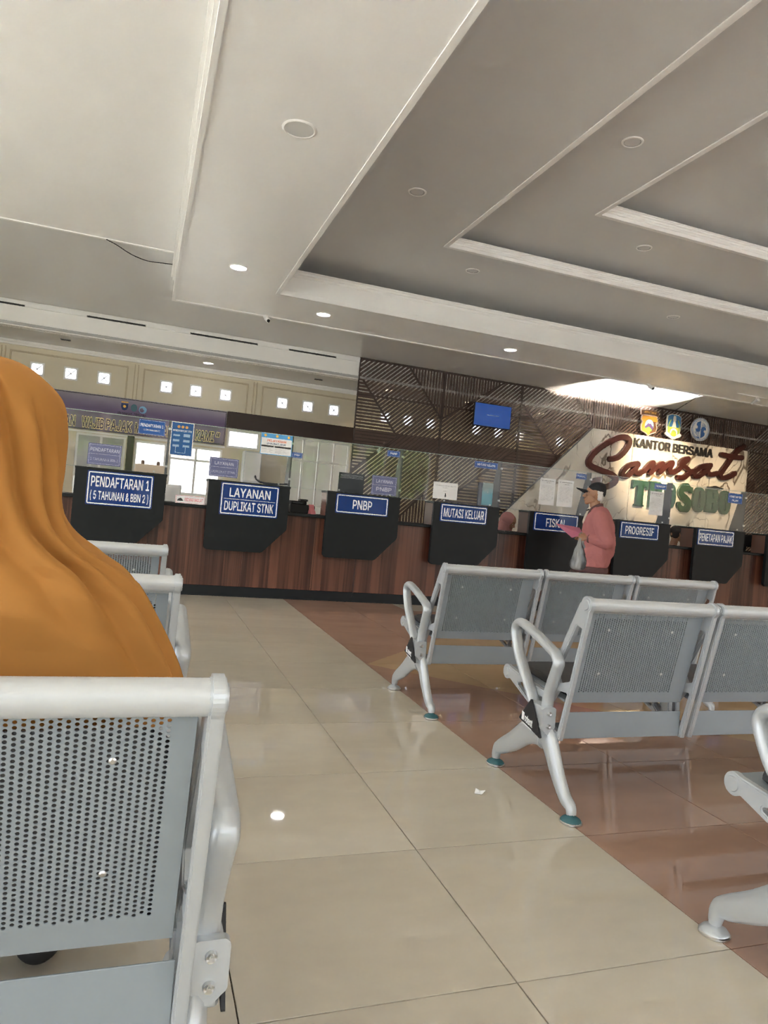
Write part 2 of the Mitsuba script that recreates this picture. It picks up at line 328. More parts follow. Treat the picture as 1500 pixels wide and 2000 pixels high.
part(wf, 'column', bx(-.375, -.235, YF - .05, YF, 0, 2.09), 'mat_dark_brown', False)
part(wf, 'ledge', bx(-3.6, 1.66, YF - .03, YF, 2.06, 2.10), 'mat_frame_white', False)
for x in VENT:
    NW[0] += 1
    k = struct(f'window_{NW[0]}')
    s, y = VS, YF - .012
    fr = sbox(x - s - .01, 3.235 - s - .01, x + s + .01, 3.235 + s + .01).difference(sbox(x - s + .02, 3.235 - s + .02, x + s - .02, 3.235 + s - .02))
    for q in (1, -1): fr = fr.union(LineString([(x - s, 3.235 - q * s), (x + s, 3.235 + q * s)]).buffer(.006))
    put(k, plate(fr.union(Point(x, 3.235).buffer(.018)), y, .03), 'mat_frame_white', False)
for (a, b, c, d), (co, ro) in zip(low, ((3, []), (2, []), (1, [.95]), (2, [1.72]), (1, []), (4, [.95, 1.98]))):
    window_unit(a, b, c, d, YF + .02, co, ro)
part('window_%d' % (NW[0] - 4), 'mid_rail', bx(-1.0, -.9, YF + .02, YF + .06, .9, .92), 'mat_frame_white', False)
# papers taped to the far wall between the windows
# beam over the staff zone with its slotted air grilles
bm = struct('wall_beam', 'white beam between the main ceiling and the lower rear ceiling')
put(bm, cat(bx(X0, X1, YS + .045, YS + .33, ZL, ZM - .10), bx(X0, X1, YS + .02, YS + .33, ZM - .10, ZM), bx(X0, X1, YS + .03, YS + .045, ZL - .015, ZL + .03)), 'mat_white_paint', False)
for a, b in ((-3.6, -2.29), (-1.23, -.20), (.64, 1.95), (2.6, 3.6)):
    g = thing('air_grille', {-3.6: 'dark air slot in the white beam at the left edge of the photo', -1.23: 'dark air slot in the white beam above the purple banner', .64: 'dark air slot in the white beam above the right end of the banner', 2.6: 'dark air slot in the white beam nearest the wooden screen'}[a], 'air vent', 'air slots in the white beam')
    part(g, 'slot', bx(a, b, YS + .012, YS + .022, ZM - .098, ZM - .078), 'mat_black_matte', False)
    part(g, 'lip', cat(bx(a - .01, b + .01, YS + .006, YS + .022, ZM - .104, ZM - .098), bx(a - .01, b + .01, YS + .006, YS + .022, ZM - .078, ZM - .072)), 'mat_dark_grey', False)

# outside: pavement and a pale boundary wall, far enough to be seen through the windows and mirrored in the glass
gd = struct('ground_outside')
put(gd, cat(bx(-40, 60, -40, Y0 - .15, -.2, -.06), bx(-40, 50, YF + .16, 40, -.2, -.06), bx(-40, X0 - .15, Y0 - .15, YF + .16, -.2, -.06)), mat('paving', (0.55, 0.53, 0.50), 0.8), False)
put(struct('wall_outside'), cat(bx(-14, 30, 22, 22.2, -.06, 2.4)), mat('outer_wall', (0.72, 0.70, 0.66), 0.8), False)
put(struct('wall_annex', 'grey side building close behind the far windows, with an added roof shading it'), cat(bx(2.75, 8.3, 18.6, 18.8, -.06, 3.4), bx(2.75, 8.3, 16.6, 18.7, 3.05, 3.15), bx(2.75, 2.95, 16.6, 18.6, -.06, 3.1), bx(5.2, 5.35, 16.6, 16.75, -.06, 3.05)), mat('annex', (0.50, 0.50, 0.49), 0.8), False)  # roof slab added to darken the view through the far windows
put(struct('wall_side_room', 'pale inner wall behind the left far windows'), cat(bx(-4.0, -.30, 16.9, 17.0, -.06, 2.7), bx(-4.0, -.30, 16.01, 17.0, 2.62, 2.7), bx(-.37, -.30, 16.01, 17.0, -.06, 2.7)), 'mat_annex', False)

op = struct('wall_added_opposite', 'long building added behind the camera to dim the sky mirrored in the glass')  # unseen building added to keep bright sky out of the glass reflections
put(op, cat(bx(-16, 52, -26, -22, -.06, 6.2), bx(-17, 53, -26.5, -21.2, 6.2, 6.5)), mat('opposite', (0.22, 0.21, 0.20), 0.8), False)
for k_ in range(19): part(op, 'shop_opening', bx(-15 + 3.4 * k_, -12.4 + 3.4 * k_, -22.06, -21.98, .2, 2.7), 'mat_dark_grey', False)
# ------------------------------------------------------------------ service counter
YC, YP, YG = 7.05, 6.93, 6.95
PX = [-.585 + 1.193 * k for k in range(8)]; PW = .80
ct = thing('service_counter', 'long dark wood service counter with black plinth running across the hall', 'counter')
for k in range(-2, 9):
    x = -.19 + 1.193 * k
    part(ct, 'front_panel', bx(x + .001, x + 1.192, YC, YC + .03, .105, .862, .0015), 'mat_wood', False)
part(ct, 'kick_board', cat(*[bx(-2.6 + 2.4 * k, -.201 + 2.4 * k, YC + .012, YC + .05, 0, .104, .001) for k in range(6)]), 'mat_black_laminate', False, 'black plinth')
part(ct, 'ledge', bx(-2.6, 11.0, YC - .055, YC + .62, .862, .893, .004), 'mat_black_laminate', False, 'black laminate ledge')
part(ct, 'back_panel', bx(-2.6, 11.0, YC + .56, YC + .58, 0, .862), 'mat_wood', False)
def panel_outline(x0):
    w, zt, zb, zc = PW, 1.148, .468, .715
    base = Polygon([(x0, zt), (x0 + w, zt), (x0 + w, zc), (x0 + .565, zb), (x0 + .0, zb)])
    return base.buffer(-.045, quad_segs=6).buffer(.045, quad_segs=6).union(Polygon([(x0, zt), (x0 + w, zt), (x0 + w, .8), (x0, .8)]))
SIGNS = [('PENDAFTARAN 1', '( 5 TAHUNAN & BBN 2 )', -.478, .103, .810, 1.126), ('LAYANAN', 'DUPLIKAT STNK', .726, 1.300, .820, 1.138), ('PNBP', None, 1.892, 2.466, .934, 1.136), ('MUTASI KELUAR', None, 3.070, 3.636, .943, 1.140),
         ('FISKAL', None, 4.240, 4.830, .936, 1.146), ('PROGRESIF', None, 5.428, 5.998, .938, 1.137), ('PENETAPAN PAJAK', None, 6.603, 7.186, .936, 1.140)]
SAID = ['PENDAFTARAN 1', 'LAYANAN DUPLIKAT STNK', 'PNBP', 'MUTASI KELUAR', 'FISKAL', 'PROGRESIF', 'PENETAPAN PAJAK']
for k, x0 in enumerate(PX):
    said = f'holding the blue {SAID[k]} sign' if k < 7 else 'at the right edge, without a sign'
    st = thing('service_station', f'black counter panel with a cut corner {said}', 'counter panel', 'counter front panels')
    part(st, 'front_board', plate_bev(panel_outline(x0), YP, .04, .004), 'mat_black_laminate', 25)
    part(st, 'top_board', bx(x0 - .005, x0 + PW + .005, YP - .002, YP + .26, 1.132, 1.153, .002), 'mat_black_laminate', False)
    part(st, 'side_board', bx(x0 + .002, x0 + .022, YP + .04, YP + .255, .893, 1.132), 'mat_wood', False)
    part(st, 'side_board', bx(x0 + PW - .022, x0 + PW - .002, YP + .04, YP + .255, .893, 1.132), 'mat_wood', False)
    fx = x0 + PW - .02
    if True:
        fn = thing('divider_fin', f'dark grey divider fin standing on the {SAID[k]} counter' if k < 7 else 'dark grey divider fin at the right edge of the photo', 'divider', 'divider fins on the counter')
        part(fn, 'board', side(Polygon([(YG + .012, 1.154), (YG + .012, 1.672), (YG + .08, 1.672), (YG + .235, 1.154)]), fx, .018), 'mat_dark_grey', False)
        for z in (1.22, 1.58): part(fn, 'clip', bx(fx - .002, fx + .02, YG - .004, YG + .014, z, z + .02), 'mat_chrome', False)
for k, x0 in enumerate(PX):
    a = (PX[k - 1] + PW - .02 if k else -1.9); b = x0 + PW - .02
    g = thing('glass_screen', f'clear glass screen pane above the {SAID[k]} counter' if k < 7 else 'clear glass screen pane at the right edge of the counter', 'glass pane', 'glass screens on the counter')
    part(g, 'pane', (np.array([[a + .003, YG, 1.153], [b - .001, YG, 1.153], [b - .001, YG, 1.664], [a + .003, YG, 1.664]], float), np.array([[0, 1, 2], [0, 2, 3]])), 'mat_glass', False)
    part(g, 'edge', cat(bx(a + .003, b - .001, YG - .002, YG + .002, 1.662, 1.667), bx(a + .003, b - .001, YG - .002, YG + .002, 1.150, 1.154)), mat('glass_edge', (0.35, 0.42, 0.40), 0.2) if k == 0 else 'mat_glass_edge', False)
    for x in (x0 + .12, x0 + PW - .12): part(g, 'standoff', lathe([(0, -.006), (.009, -.006), (.009, .006), (0, .006)], 10).apply_transform(trimesh.transformations.rotation_matrix(math.pi / 2, (1, 0, 0))).apply_translation((x, YG, 1.170)), 'mat_chrome')
for k, (t1, t2, a, b, c, d) in enumerate(SIGNS):
    s = thing('service_sign', f'blue sign with white border reading {SAID[k]}{" 5 TAHUNAN & BBN 2" if k == 0 else ""} on the counter front', 'sign', 'blue counter signs')
    y = YP - .010
    part(s, 'board', plate_bev(rrect(a, c, b, d, .012), y, .0095, .0015), 'mat_sign_blue', False)
    bo = rrect(a + .010, c + .010, b - .010, d - .010, .014)
    part(s, 'border', plate(bo.difference(bo.buffer(-.0105)), y - .0018, .0018), 'mat_sign_white', False, 'white border')
    W = b - a; xm = (a + b) / 2
    if t2:
        h1, h2 = (.092, .074) if k == 0 else (.085, .086)
        z1, z2 = (c + .172, c + .055) if k == 0 else (c + .182, c + .048)
        part(s, 'lettering', cat(text_xz(t1, xm, z1, h1, y - .0018, .0018, True, W * (.875 if k == 0 else .70)), text_xz(t2, xm, z2, h2, y - .0018, .0018, True, W * (.875 if k == 0 else .84))), 'mat_sign_white', False, 'white capital letters')
        if k == 1: part(s, 'rule', bx(a + .035, b - .035, y - .0018, y, c + .156, c + .161), 'mat_sign_white', False)
    else:
        wf_ = {'PNBP': .365, 'MUTASI KELUAR': .86, 'FISKAL': .46, 'PROGRESIF': .74, 'PENETAPAN PAJAK': .90}[t1]
        part(s, 'lettering', text_xz(t1, xm, c + .055, .092, y - .0018, .0018, True, W * wf_), 'mat_sign_white', False, 'white capital letters')
# small blue labels on the upper edge of the glass
LABELS = [(['PENDAFTARAN 1', '( 5 TAHUNAN & BBN 2 )'], -.077, .162, 1.511, 1.650, True), (['PNBP'], 2.410, 2.553, 1.577, 1.642, False), (['MUTASI KELUAR'], 3.441, 3.728, 1.571, 1.643, False), (['FISKAL'], 4.766, 4.908, 1.579, 1.643, False),
          (['PROGRESIF'], 5.895, 6.075, 1.570, 1.640, False), (['PENETAPAN', 'PAJAK'], 7.058, 7.292, 1.504, 1.633, False), (['PNBP'], 1.395, 1.505, 1.450, 1.505, False)]
for k, (ls, a, b, c, d, _) in enumerate(LABELS):
    nm = ' '.join(ls).replace('( ', '').replace(' )', '')
    s = thing('glass_label', f'small blue label reading {nm} on top of the glass' if k < 6 else 'small blue PNBP label on the glass just right of the LAYANAN DUPLIKAT STNK fin', 'label', 'small blue glass labels')
    y = YG - .004
    part(s, 'card', plate(sbox(a, c, b, d), y, .003), 'mat_label_blue', False)
    bo = sbox(a, c, b, d).buffer(-.005, join_style=2)
    part(s, 'border', plate(bo.difference(bo.buffer(-.0022, join_style=2)), y - .0006, .0006), 'mat_label_line', False)
    H = d - c
    if len(ls) == 1: tm = text_xz(ls[0], (a + b) / 2, c + H * .36, H * .33, y - .0008, .0008, True, (b - a) * (.55 if ls[0] == 'PNBP' else .78))
    elif k == 0: tm = cat(text_xz(ls[0], (a + b) / 2, c + H * .52, H * .20, y - .0008, .0008, True, (b - a) * .86), text_xz(ls[1], (a + b) / 2, c + H * .26, H * .105, y - .0008, .0008, True, (b - a) * .62))
    else: tm = cat(text_xz(ls[0], (a + b) / 2, c + H * .55, H * .20, y - .0008, .0008, True, (b - a) * .82), text_xz(ls[1], (a + b) / 2, c + H * .20, H * .20, y - .0008, .0008, True, (b - a) * .46))
    part(s, 'lettering', tm, 'mat_sign_white', False)
# stickers low on the glass, their blue paled to carry its haze
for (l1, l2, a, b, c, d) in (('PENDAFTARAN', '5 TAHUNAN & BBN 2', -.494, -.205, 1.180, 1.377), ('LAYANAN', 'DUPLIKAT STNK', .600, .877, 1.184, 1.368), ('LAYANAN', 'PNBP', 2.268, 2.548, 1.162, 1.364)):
    s = thing('glass_sticker', f'haze-tinted violet blue sticker reading {l1} {l2} low on the counter glass', 'sticker', 'haze-tinted glass stickers')
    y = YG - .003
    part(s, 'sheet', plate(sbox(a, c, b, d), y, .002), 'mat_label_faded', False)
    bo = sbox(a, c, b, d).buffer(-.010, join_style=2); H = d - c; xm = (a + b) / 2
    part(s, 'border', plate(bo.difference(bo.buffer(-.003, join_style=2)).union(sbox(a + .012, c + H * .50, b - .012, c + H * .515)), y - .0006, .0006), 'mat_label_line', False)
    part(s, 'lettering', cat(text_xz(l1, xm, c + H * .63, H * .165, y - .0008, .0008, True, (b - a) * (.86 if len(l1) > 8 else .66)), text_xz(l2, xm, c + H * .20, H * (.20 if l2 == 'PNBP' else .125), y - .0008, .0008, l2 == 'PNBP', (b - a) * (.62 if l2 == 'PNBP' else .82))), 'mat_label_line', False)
# posters and notices stuck to the glass
def sheet(name, label, cat_, a, b, c, d, m='mat_paper', y=YG - .003, group=None):
    k = thing(name, label, cat_, group); part(k, 'sheet', plate(sbox(a, c, b, d), y, .002), m, False); return k
def bars(k, name, rects, m, y=YG - .0036):
    part(k, name, cat(*[bx(a, b, y, y + .0007, c, d) for a, b, c, d in rects]), m, False)
k = sheet('poster', 'blue flow chart poster titled PROSEDUR DUPLIKAT STNK taped to the glass', 'poster', .217, .426, 1.344, 1.666, mat('poster_blue', (0.018, 0.085, 0.26), 0.35))
pf = sbox(.217, 1.344, .426, 1.666); part(k, 'border', plate(pf.difference(pf.buffer(-.007, join_style=2)), YG - .0036, .0007), 'mat_paper', False)
part(k, 'lettering', text_xz('PROSEDUR DUPLIKAT STNK', .3215, 1.575, .017, YG - .0036, .0007, True, .175), 'mat_sign_white', False)
part(k, 'emblem', cat(*[plate(Point(x, 1.620).buffer(.014, quad_segs=4), YG - .0036, .0007) for x in (.285, .322, .358)]), mat('print_orange', (0.55, 0.30, 0.10), 0.6), False)
bars(k, 'flow_box', [(.240, .300, 1.528, 1.546), (.335, .395, 1.528, 1.556), (.240, .300, 1.478, 1.498), (.335, .395, 1.478, 1.500), (.240, .300, 1.428, 1.448), (.335, .395, 1.430, 1.450), (.268, .273, 1.37, 1.428), (.268, .36, 1.37, 1.375), (.358, .363, 1.37, 1.43)], mat('print_pale', (0.30, 0.42, 0.58), 0.5))
k = sheet('poster', 'white and blue PELAYANAN DUPLIKAT STNK poster with two tables on the glass', 'poster', 1.073, 1.390, 1.453, 1.667)
bars(k, 'header', [(1.077, 1.386, 1.618, 1.663)], mat('print_sky', (0.09, 0.36, 0.68), 0.5)); bars(k, 'edge', [(1.073, 1.390, 1.453, 1.459), (1.073, 1.079, 1.453, 1.667), (1.384, 1.390, 1.453, 1.667)], 'mat_print_sky')
bars(k, 'table_head', [(1.082, 1.205, 1.528, 1.544), (1.215, 1.380, 1.528, 1.544)], 'mat_ink')
bars(k, 'table_line', [(1.086, 1.20 - .02 * (i % 2), 1.520 - .012 * i, 1.5225 - .012 * i) for i in range(5)] + [(1.220, 1.372 - .03 * (i % 3), 1.520 - .010 * i, 1.522 - .010 * i) for i in range(6)], 'mat_ink_grey')
part(k, 'title', text_xz('PELAYANAN', 1.232, 1.582, .022, YG - .0036, .0007, True, .19), mat('print_red', (0.70, 0.16, 0.06), 0.5), False)
part(k, 'subtitle', text_xz('DUPLIKAT STNK', 1.232, 1.553, .018, YG - .0036, .0007, True, .19), mat('print_navy', (0.015, 0.03, 0.13), 0.5), False)
part(k, 'emblem', cat(*[plate(Point(x, 1.642).buffer(.014, quad_segs=4), YG - .0043, .0007) for x in (1.115, 1.232, 1.35)]), 'mat_gold', False)
k = sheet('notice', 'white paper notice with a small down arrow standing on the MUTASI KELUAR counter', 'notice', 2.972, 3.262, 1.186, 1.367)
part(k, 'lettering', cat(text_xz('PENGAMBILAN BERKAS MUTASI', 3.115, 1.325, .0125, YG - .0036, .0007, False, .255), text_xz('KELUAR', 3.115, 1.302, .0125, YG - .0036, .0007, False, .065), text_xz('DISINI', 3.118, 1.268, .0115, YG - .0036, .0007, False, .05)), 'mat_ink_grey', False)
part(k, 'arrow', plate(Polygon([(3.122, 1.206), (3.136, 1.224), (3.128, 1.224), (3.128, 1.248), (3.116, 1.248), (3.116, 1.224), (3.108, 1.224)]), YG - .0036, .0007), 'mat_ink', False)
PAP = [('left sheet of the pair on the FISKAL counter glass', 4.290, 4.494, 1.238, 1.543), ('right sheet of the pair on the FISKAL counter glass', 4.531, 4.741, 1.236, 1.546), ('sheet hanging under the PROGRESIF label', 5.840, 6.048, 1.250, 1.540)]
for t, a, b, c, d in PAP:
    k = sheet('posted_paper', f'white typed paper, {t}', 'paper', a, b, c, d, group='typed papers on the glass')
    bars(k, 'heading', [(a + .05, b - .025, d - .030, d - .026), (a + .075, b - .06, d - .052, d - .049)], 'mat_ink')
    bars(k, 'typed_line', [(a + .018, b - .018 - .03 * ((i * 7) % 4 == 0), d - .085 - .014 * i, d - .0830 - .014 * i) for i in range(13)], 'mat_ink_grey')
    part(k, 'stamp', plate(Point(a + .03, d - .028).buffer(.009, quad_segs=4), YG - .0036, .0007), 'mat_ink_grey', False)
# prayer time plate lying in the open gap
k = thing('prayer_notice', 'small white plate with red SEDANG SHOLAT lettering on the counter ledge', 'sign')
part(k, 'plate', bx(.312, .590, YG + .02, YG + .028, .8935, .972, .001), 'mat_paper', False)
part(k, 'lettering', text_xz('SEDANG SHOLAT', .484, .917, .031, YG + .0193, .0008, True, .175), mat('print_rose', (0.62, 0.10, 0.14), 0.5), False)
fr = sbox(.316, .899, .586, .968); part(k, 'border', plate(fr.difference(fr.buffer(-.003, join_style=2)), YG + .0193, .0007), 'mat_print_rose', False)
part(k, 'figure', plate(Polygon([(.328, .915), (.385, .915), (.385, .922), (.372, .938), (.360, .945), (.352, .938), (.345, .940), (.338, .932)]), YG + .0193, .0007), 'mat_ink', False)
# picture card in its holder
k = thing('card_holder', 'dark stand with a blue green picture card beside the MUTASI KELUAR fin', 'card holder')
part(k, 'stand', bx(3.556, 3.716, YG + .04, YG + .10, 1.1535, 1.412, .003), mat('navy_stand', (0.012, 0.022, 0.05), 0.4), False)
def card_fn(p, n, uv):
    t = dr.clip((p.z - 1.17) / .24, 0, 1); w = mikit.fbm(p.x * 22, p.z * 16, 0.0, 3)
    c = mikit.mix((0.06, 0.28, 0.36), (0.20, 0.27, 0.27), mikit.smoothstep(.4, .8, t + .3 * (w - .5)))
    return mikit.mix(c, (0.55, 0.62, 0.62), mikit.smoothstep(.62, .75, w))
part(k, 'card', bx(3.585, 3.714, YG + .032, YG + .041, 1.166, 1.416), mat('card', mikit.proc(card_fn), rough=.3), False)
# glossy dark display behind the PNBP glass
k = thing('notice_board', 'dark glossy notice board behind the PNBP counter glass', 'notice board')
part(k, 'board', bx(1.935, 2.215, YG + .10, YG + .112, 1.1535, 1.362, .002), 'mat_black_laminate', False)
bars(k, 'printed_line', [(1.95, 2.20, 1.335 - .014 * i, 1.3385 - .014 * i) for i in range(3)], 'mat_ink_grey', YG + .0990)

# things on the staff side of the ledge
k = thing('label_printer', 'black desk printer on the ledge right of the LAYANAN DUPLIKAT STNK panel', 'printer')
part(k, 'body', cat(bx(1.50, 1.70, 7.30, 7.52, .8935, .985, .006), bx(1.51, 1.66, 7.33, 7.50, .985, 1.02, .006)), 'mat_black_matte', False)
part(k, 'paper_slot', bx(1.53, 1.64, 7.327, 7.331, .995, 1.003), 'mat_dark_grey', False)
k = thing('tape_dispenser', 'pink desk tape dispenser on the ledge left of the PNBP panel', 'tape dispenser')
part(k, 'body', side(Polygon([(7.20, .8935), (7.40, .8935), (7.40, .93), (7.36, .985), (7.30, .99), (7.26, .94), (7.20, .915)]).buffer(.004), 1.70, .055), mat('pink_plastic', (0.62, 0.20, 0.22), 0.35), False)
part(k, 'roll', tube([(1.69, 7.31, .955), (1.765, 7.31, .955)], .026, n=16, up=(0, 0, 1)), 'mat_black_matte')
k = thing('desk_phone', 'small black desk device between the printer and the pink tape dispenser', 'desk device')
part(k, 'base', bx(1.665, 1.735, 7.56, 7.66, .8935, 1.02, .006), 'mat_black_matte', False)
part(k, 'head', bx(1.655, 1.745, 7.55, 7.67, 1.02, 1.045, .006), 'mat_black_matte', False)
k = thing('cable', 'thick black cable sagging on the right of the LAYANAN DUPLIKAT STNK counter top', 'cable')
part(k, 'cord', cat(tube(smooth_path([(1.06, 7.02, 1.235), (1.075, 7.02, 1.195), (1.13, 7.0, 1.172), (1.22, 6.99, 1.166), (1.32, 6.99, 1.170), (1.385, 7.0, 1.178)]), .008, n=8), tube(smooth_path([(1.06, 7.05, 1.225), (1.09, 7.04, 1.185), (1.15, 7.03, 1.165), (1.30, 7.02, 1.161)]), .007, n=8)), 'mat_black_matte')
k = thing('staff_monitor', 'dark computer monitor behind the counter at the right edge', 'monitor')
part(k, 'screen', bx(7.62, 7.98, 7.30, 7.33, .96, 1.13, .004), 'mat_black_matte', False)
part(k, 'stand', cat(bx(7.77, 7.83, 7.32, 7.34, .90, .97), bx(7.70, 7.90, 7.25, 7.42, .8935, .905)), 'mat_black_matte', False)
# staff desk and handbag behind the first counter
k = thing('staff_cabinet', 'low white cabinet behind the PENDAFTARAN 1 counter', 'cabinet')
part(k, 'body', bx(-.7, .42, 8.15, 8.55, 0, 1.075, .006), 'mat_white_paint', False)
part(k, 'door', bx(-.69, -.14, 8.138, 8.15, .06, 1.05, .003), 'mat_white_paint', False); part(k, 'door', bx(-.13, .41, 8.138, 8.15, .06, 1.05, .003), 'mat_white_paint', False)
k = thing('handbag', 'cream leather flap handbag with two brown strap loops on the white cabinet', 'handbag')
bagp = Polygon([(-.095, 1.077), (.215, 1.077), (.232, 1.20), (.20, 1.262), (-.055, 1.262), (-.085, 1.20)]).buffer(.012)
part(k, 'body', plate_bev(bagp, 8.22, .11, .012), mat('leather', (0.62, 0.50, 0.37), 0.45), 25)
part(k, 'flap', plate_bev(Polygon([(-.086, 1.262), (.232, 1.262), (.226, 1.195), (.20, 1.165), (.10, 1.145), (-.02, 1.155), (-.08, 1.19)]).buffer(.006), 8.205, .02, .006), 'mat_leather', 25)
part(k, 'strap', bx(-.030, .005, 8.235, 8.265, 1.26, 1.315, .008), mat('brown_leather', (0.16, 0.09, 0.06), 0.5), False)
part(k, 'strap', bx(.135, .170, 8.235, 8.265, 1.26, 1.315, .008), 'mat_brown_leather', False)
part(k, 'clasp', bx(.055, .085, 8.198, 8.206, 1.163, 1.172, .002), 'mat_chrome', False)
k = thing('tall_cabinet', 'grey steel cupboard by the far windows behind the LAYANAN DUPLIKAT STNK counter', 'cabinet')
part(k, 'body', bx(2.03, 2.40, 15.2, 15.6, 0, 2.02, .006), mat('cupboard', (0.55, 0.56, 0.58), 0.45), False)
part(k, 'door', bx(2.045, 2.385, 15.188, 15.2, .08, 1.35, .003), 'mat_cupboard', False)
part(k, 'door', bx(2.045, 2.385, 15.188, 15.2, 1.37, 1.99, .003), 'mat_paper', False)
# stack of records against the far wall
k = thing('office_cabinet', 'low grey cabinet with files under the far window', 'cabinet')
part(k, 'body', bx(2.5, 3.05, 15.1, 15.6, 0, 1.05, .006), 'mat_dark_grey', False)
part(k, 'drawer', bx(2.52, 3.03, 15.088, 15.1, .55, 1.0, .003), 'mat_cupboard', False)
# banner and its writing on the far wall
bn = thing('banner', 'long purple banner with gold lettering and three small emblems above the far windows', 'banner')
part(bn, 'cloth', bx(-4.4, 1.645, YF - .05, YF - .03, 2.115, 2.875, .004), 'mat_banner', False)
bo = sbox(-4.38, 2.13, 1.63, 2.86); part(bn, 'edge_line', plate(bo.difference(bo.buffer(-.012, join_style=2)), YF - .052, .002), 'mat_ink', False)
yb = YF - .052
def banner_word(s, x0, x1, z0=2.175, h=.20):
    m = text_xz(s, x0, z0, h, yb, .002, True, x1 - x0, left=True)
    n = meshkit.text_mesh(s, h, .002, True)
    # gold edge: the same word, thickened
    sec = n.section(plane_origin=(0, 0, .001), plane_normal=(0, 0, 1)).to_2D(to_2D=np.eye(4))[0]
    g = unary_union(sec.polygons_full).buffer(.017, quad_segs=2)
    w = n.bounds[1, 0] - n.bounds[0, 0]; kx = (x1 - x0) / w
    g = affinity.scale(affinity.translate(g, -n.bounds[0, 0], 0), kx, 1, origin=(0, 0)); g = affinity.translate(g, x0, z0)
    return m, plate(g, yb - .001, .001)
ws = [banner_word('KEPUASAN', -2.15, -1.42), banner_word('WAJIB', -1.29, -.865), banner_word('PAJAK', -.82, -.31), banner_word('MERUPAKAN', -.24, .50), banner_word('KAMI', 1.015, 1.40), banner_word('“', 1.445, 1.52)]
part(bn, 'letter_outline', cat(*[w[1] for w in ws]), 'mat_pale_gold', False, 'gold letter outlines')
for w in ws: w[0].apply_translation((0, -.0015, 0))
part(bn, 'lettering', cat(*[w[0] for w in ws]), 'mat_purple_text', False, 'dark purple letters')
part(bn, 'caption', text_xz('KB SAMSAT-TROSOBO', -.33, 2.515, .055, yb, .002, True, .57), 'mat_ink', False)
part(bn, 'emblem', plate(Polygon([(-.56, 2.76), (-.42, 2.76), (-.42, 2.68), (-.445, 2.63), (-.49, 2.61), (-.535, 2.63), (-.56, 2.68)]), yb, .003), 'mat_print_navy', False)
part(bn, 'emblem', plate(unary_union([sbox(-.56, 2.775, -.42, 2.80), Point(-.49, 2.70).buffer(.03)]), yb - .002, .003), 'mat_gold', False)
part(bn, 'emblem', plate(affinity.scale(Point(-.30, 2.69).buffer(.075), .85, 1.05), yb, .003), mat('print_teal', (0.06, 0.16, 0.20), 0.5), False)
part(bn, 'emblem', plate(Point(-.12, 2.67).buffer(.078).difference(Point(-.14, 2.66).buffer(.045)).union(Point(-.10, 2.69).buffer(.02)), yb, .003), mat('print_light', (0.20, 0.40, 0.62), 0.5), False)
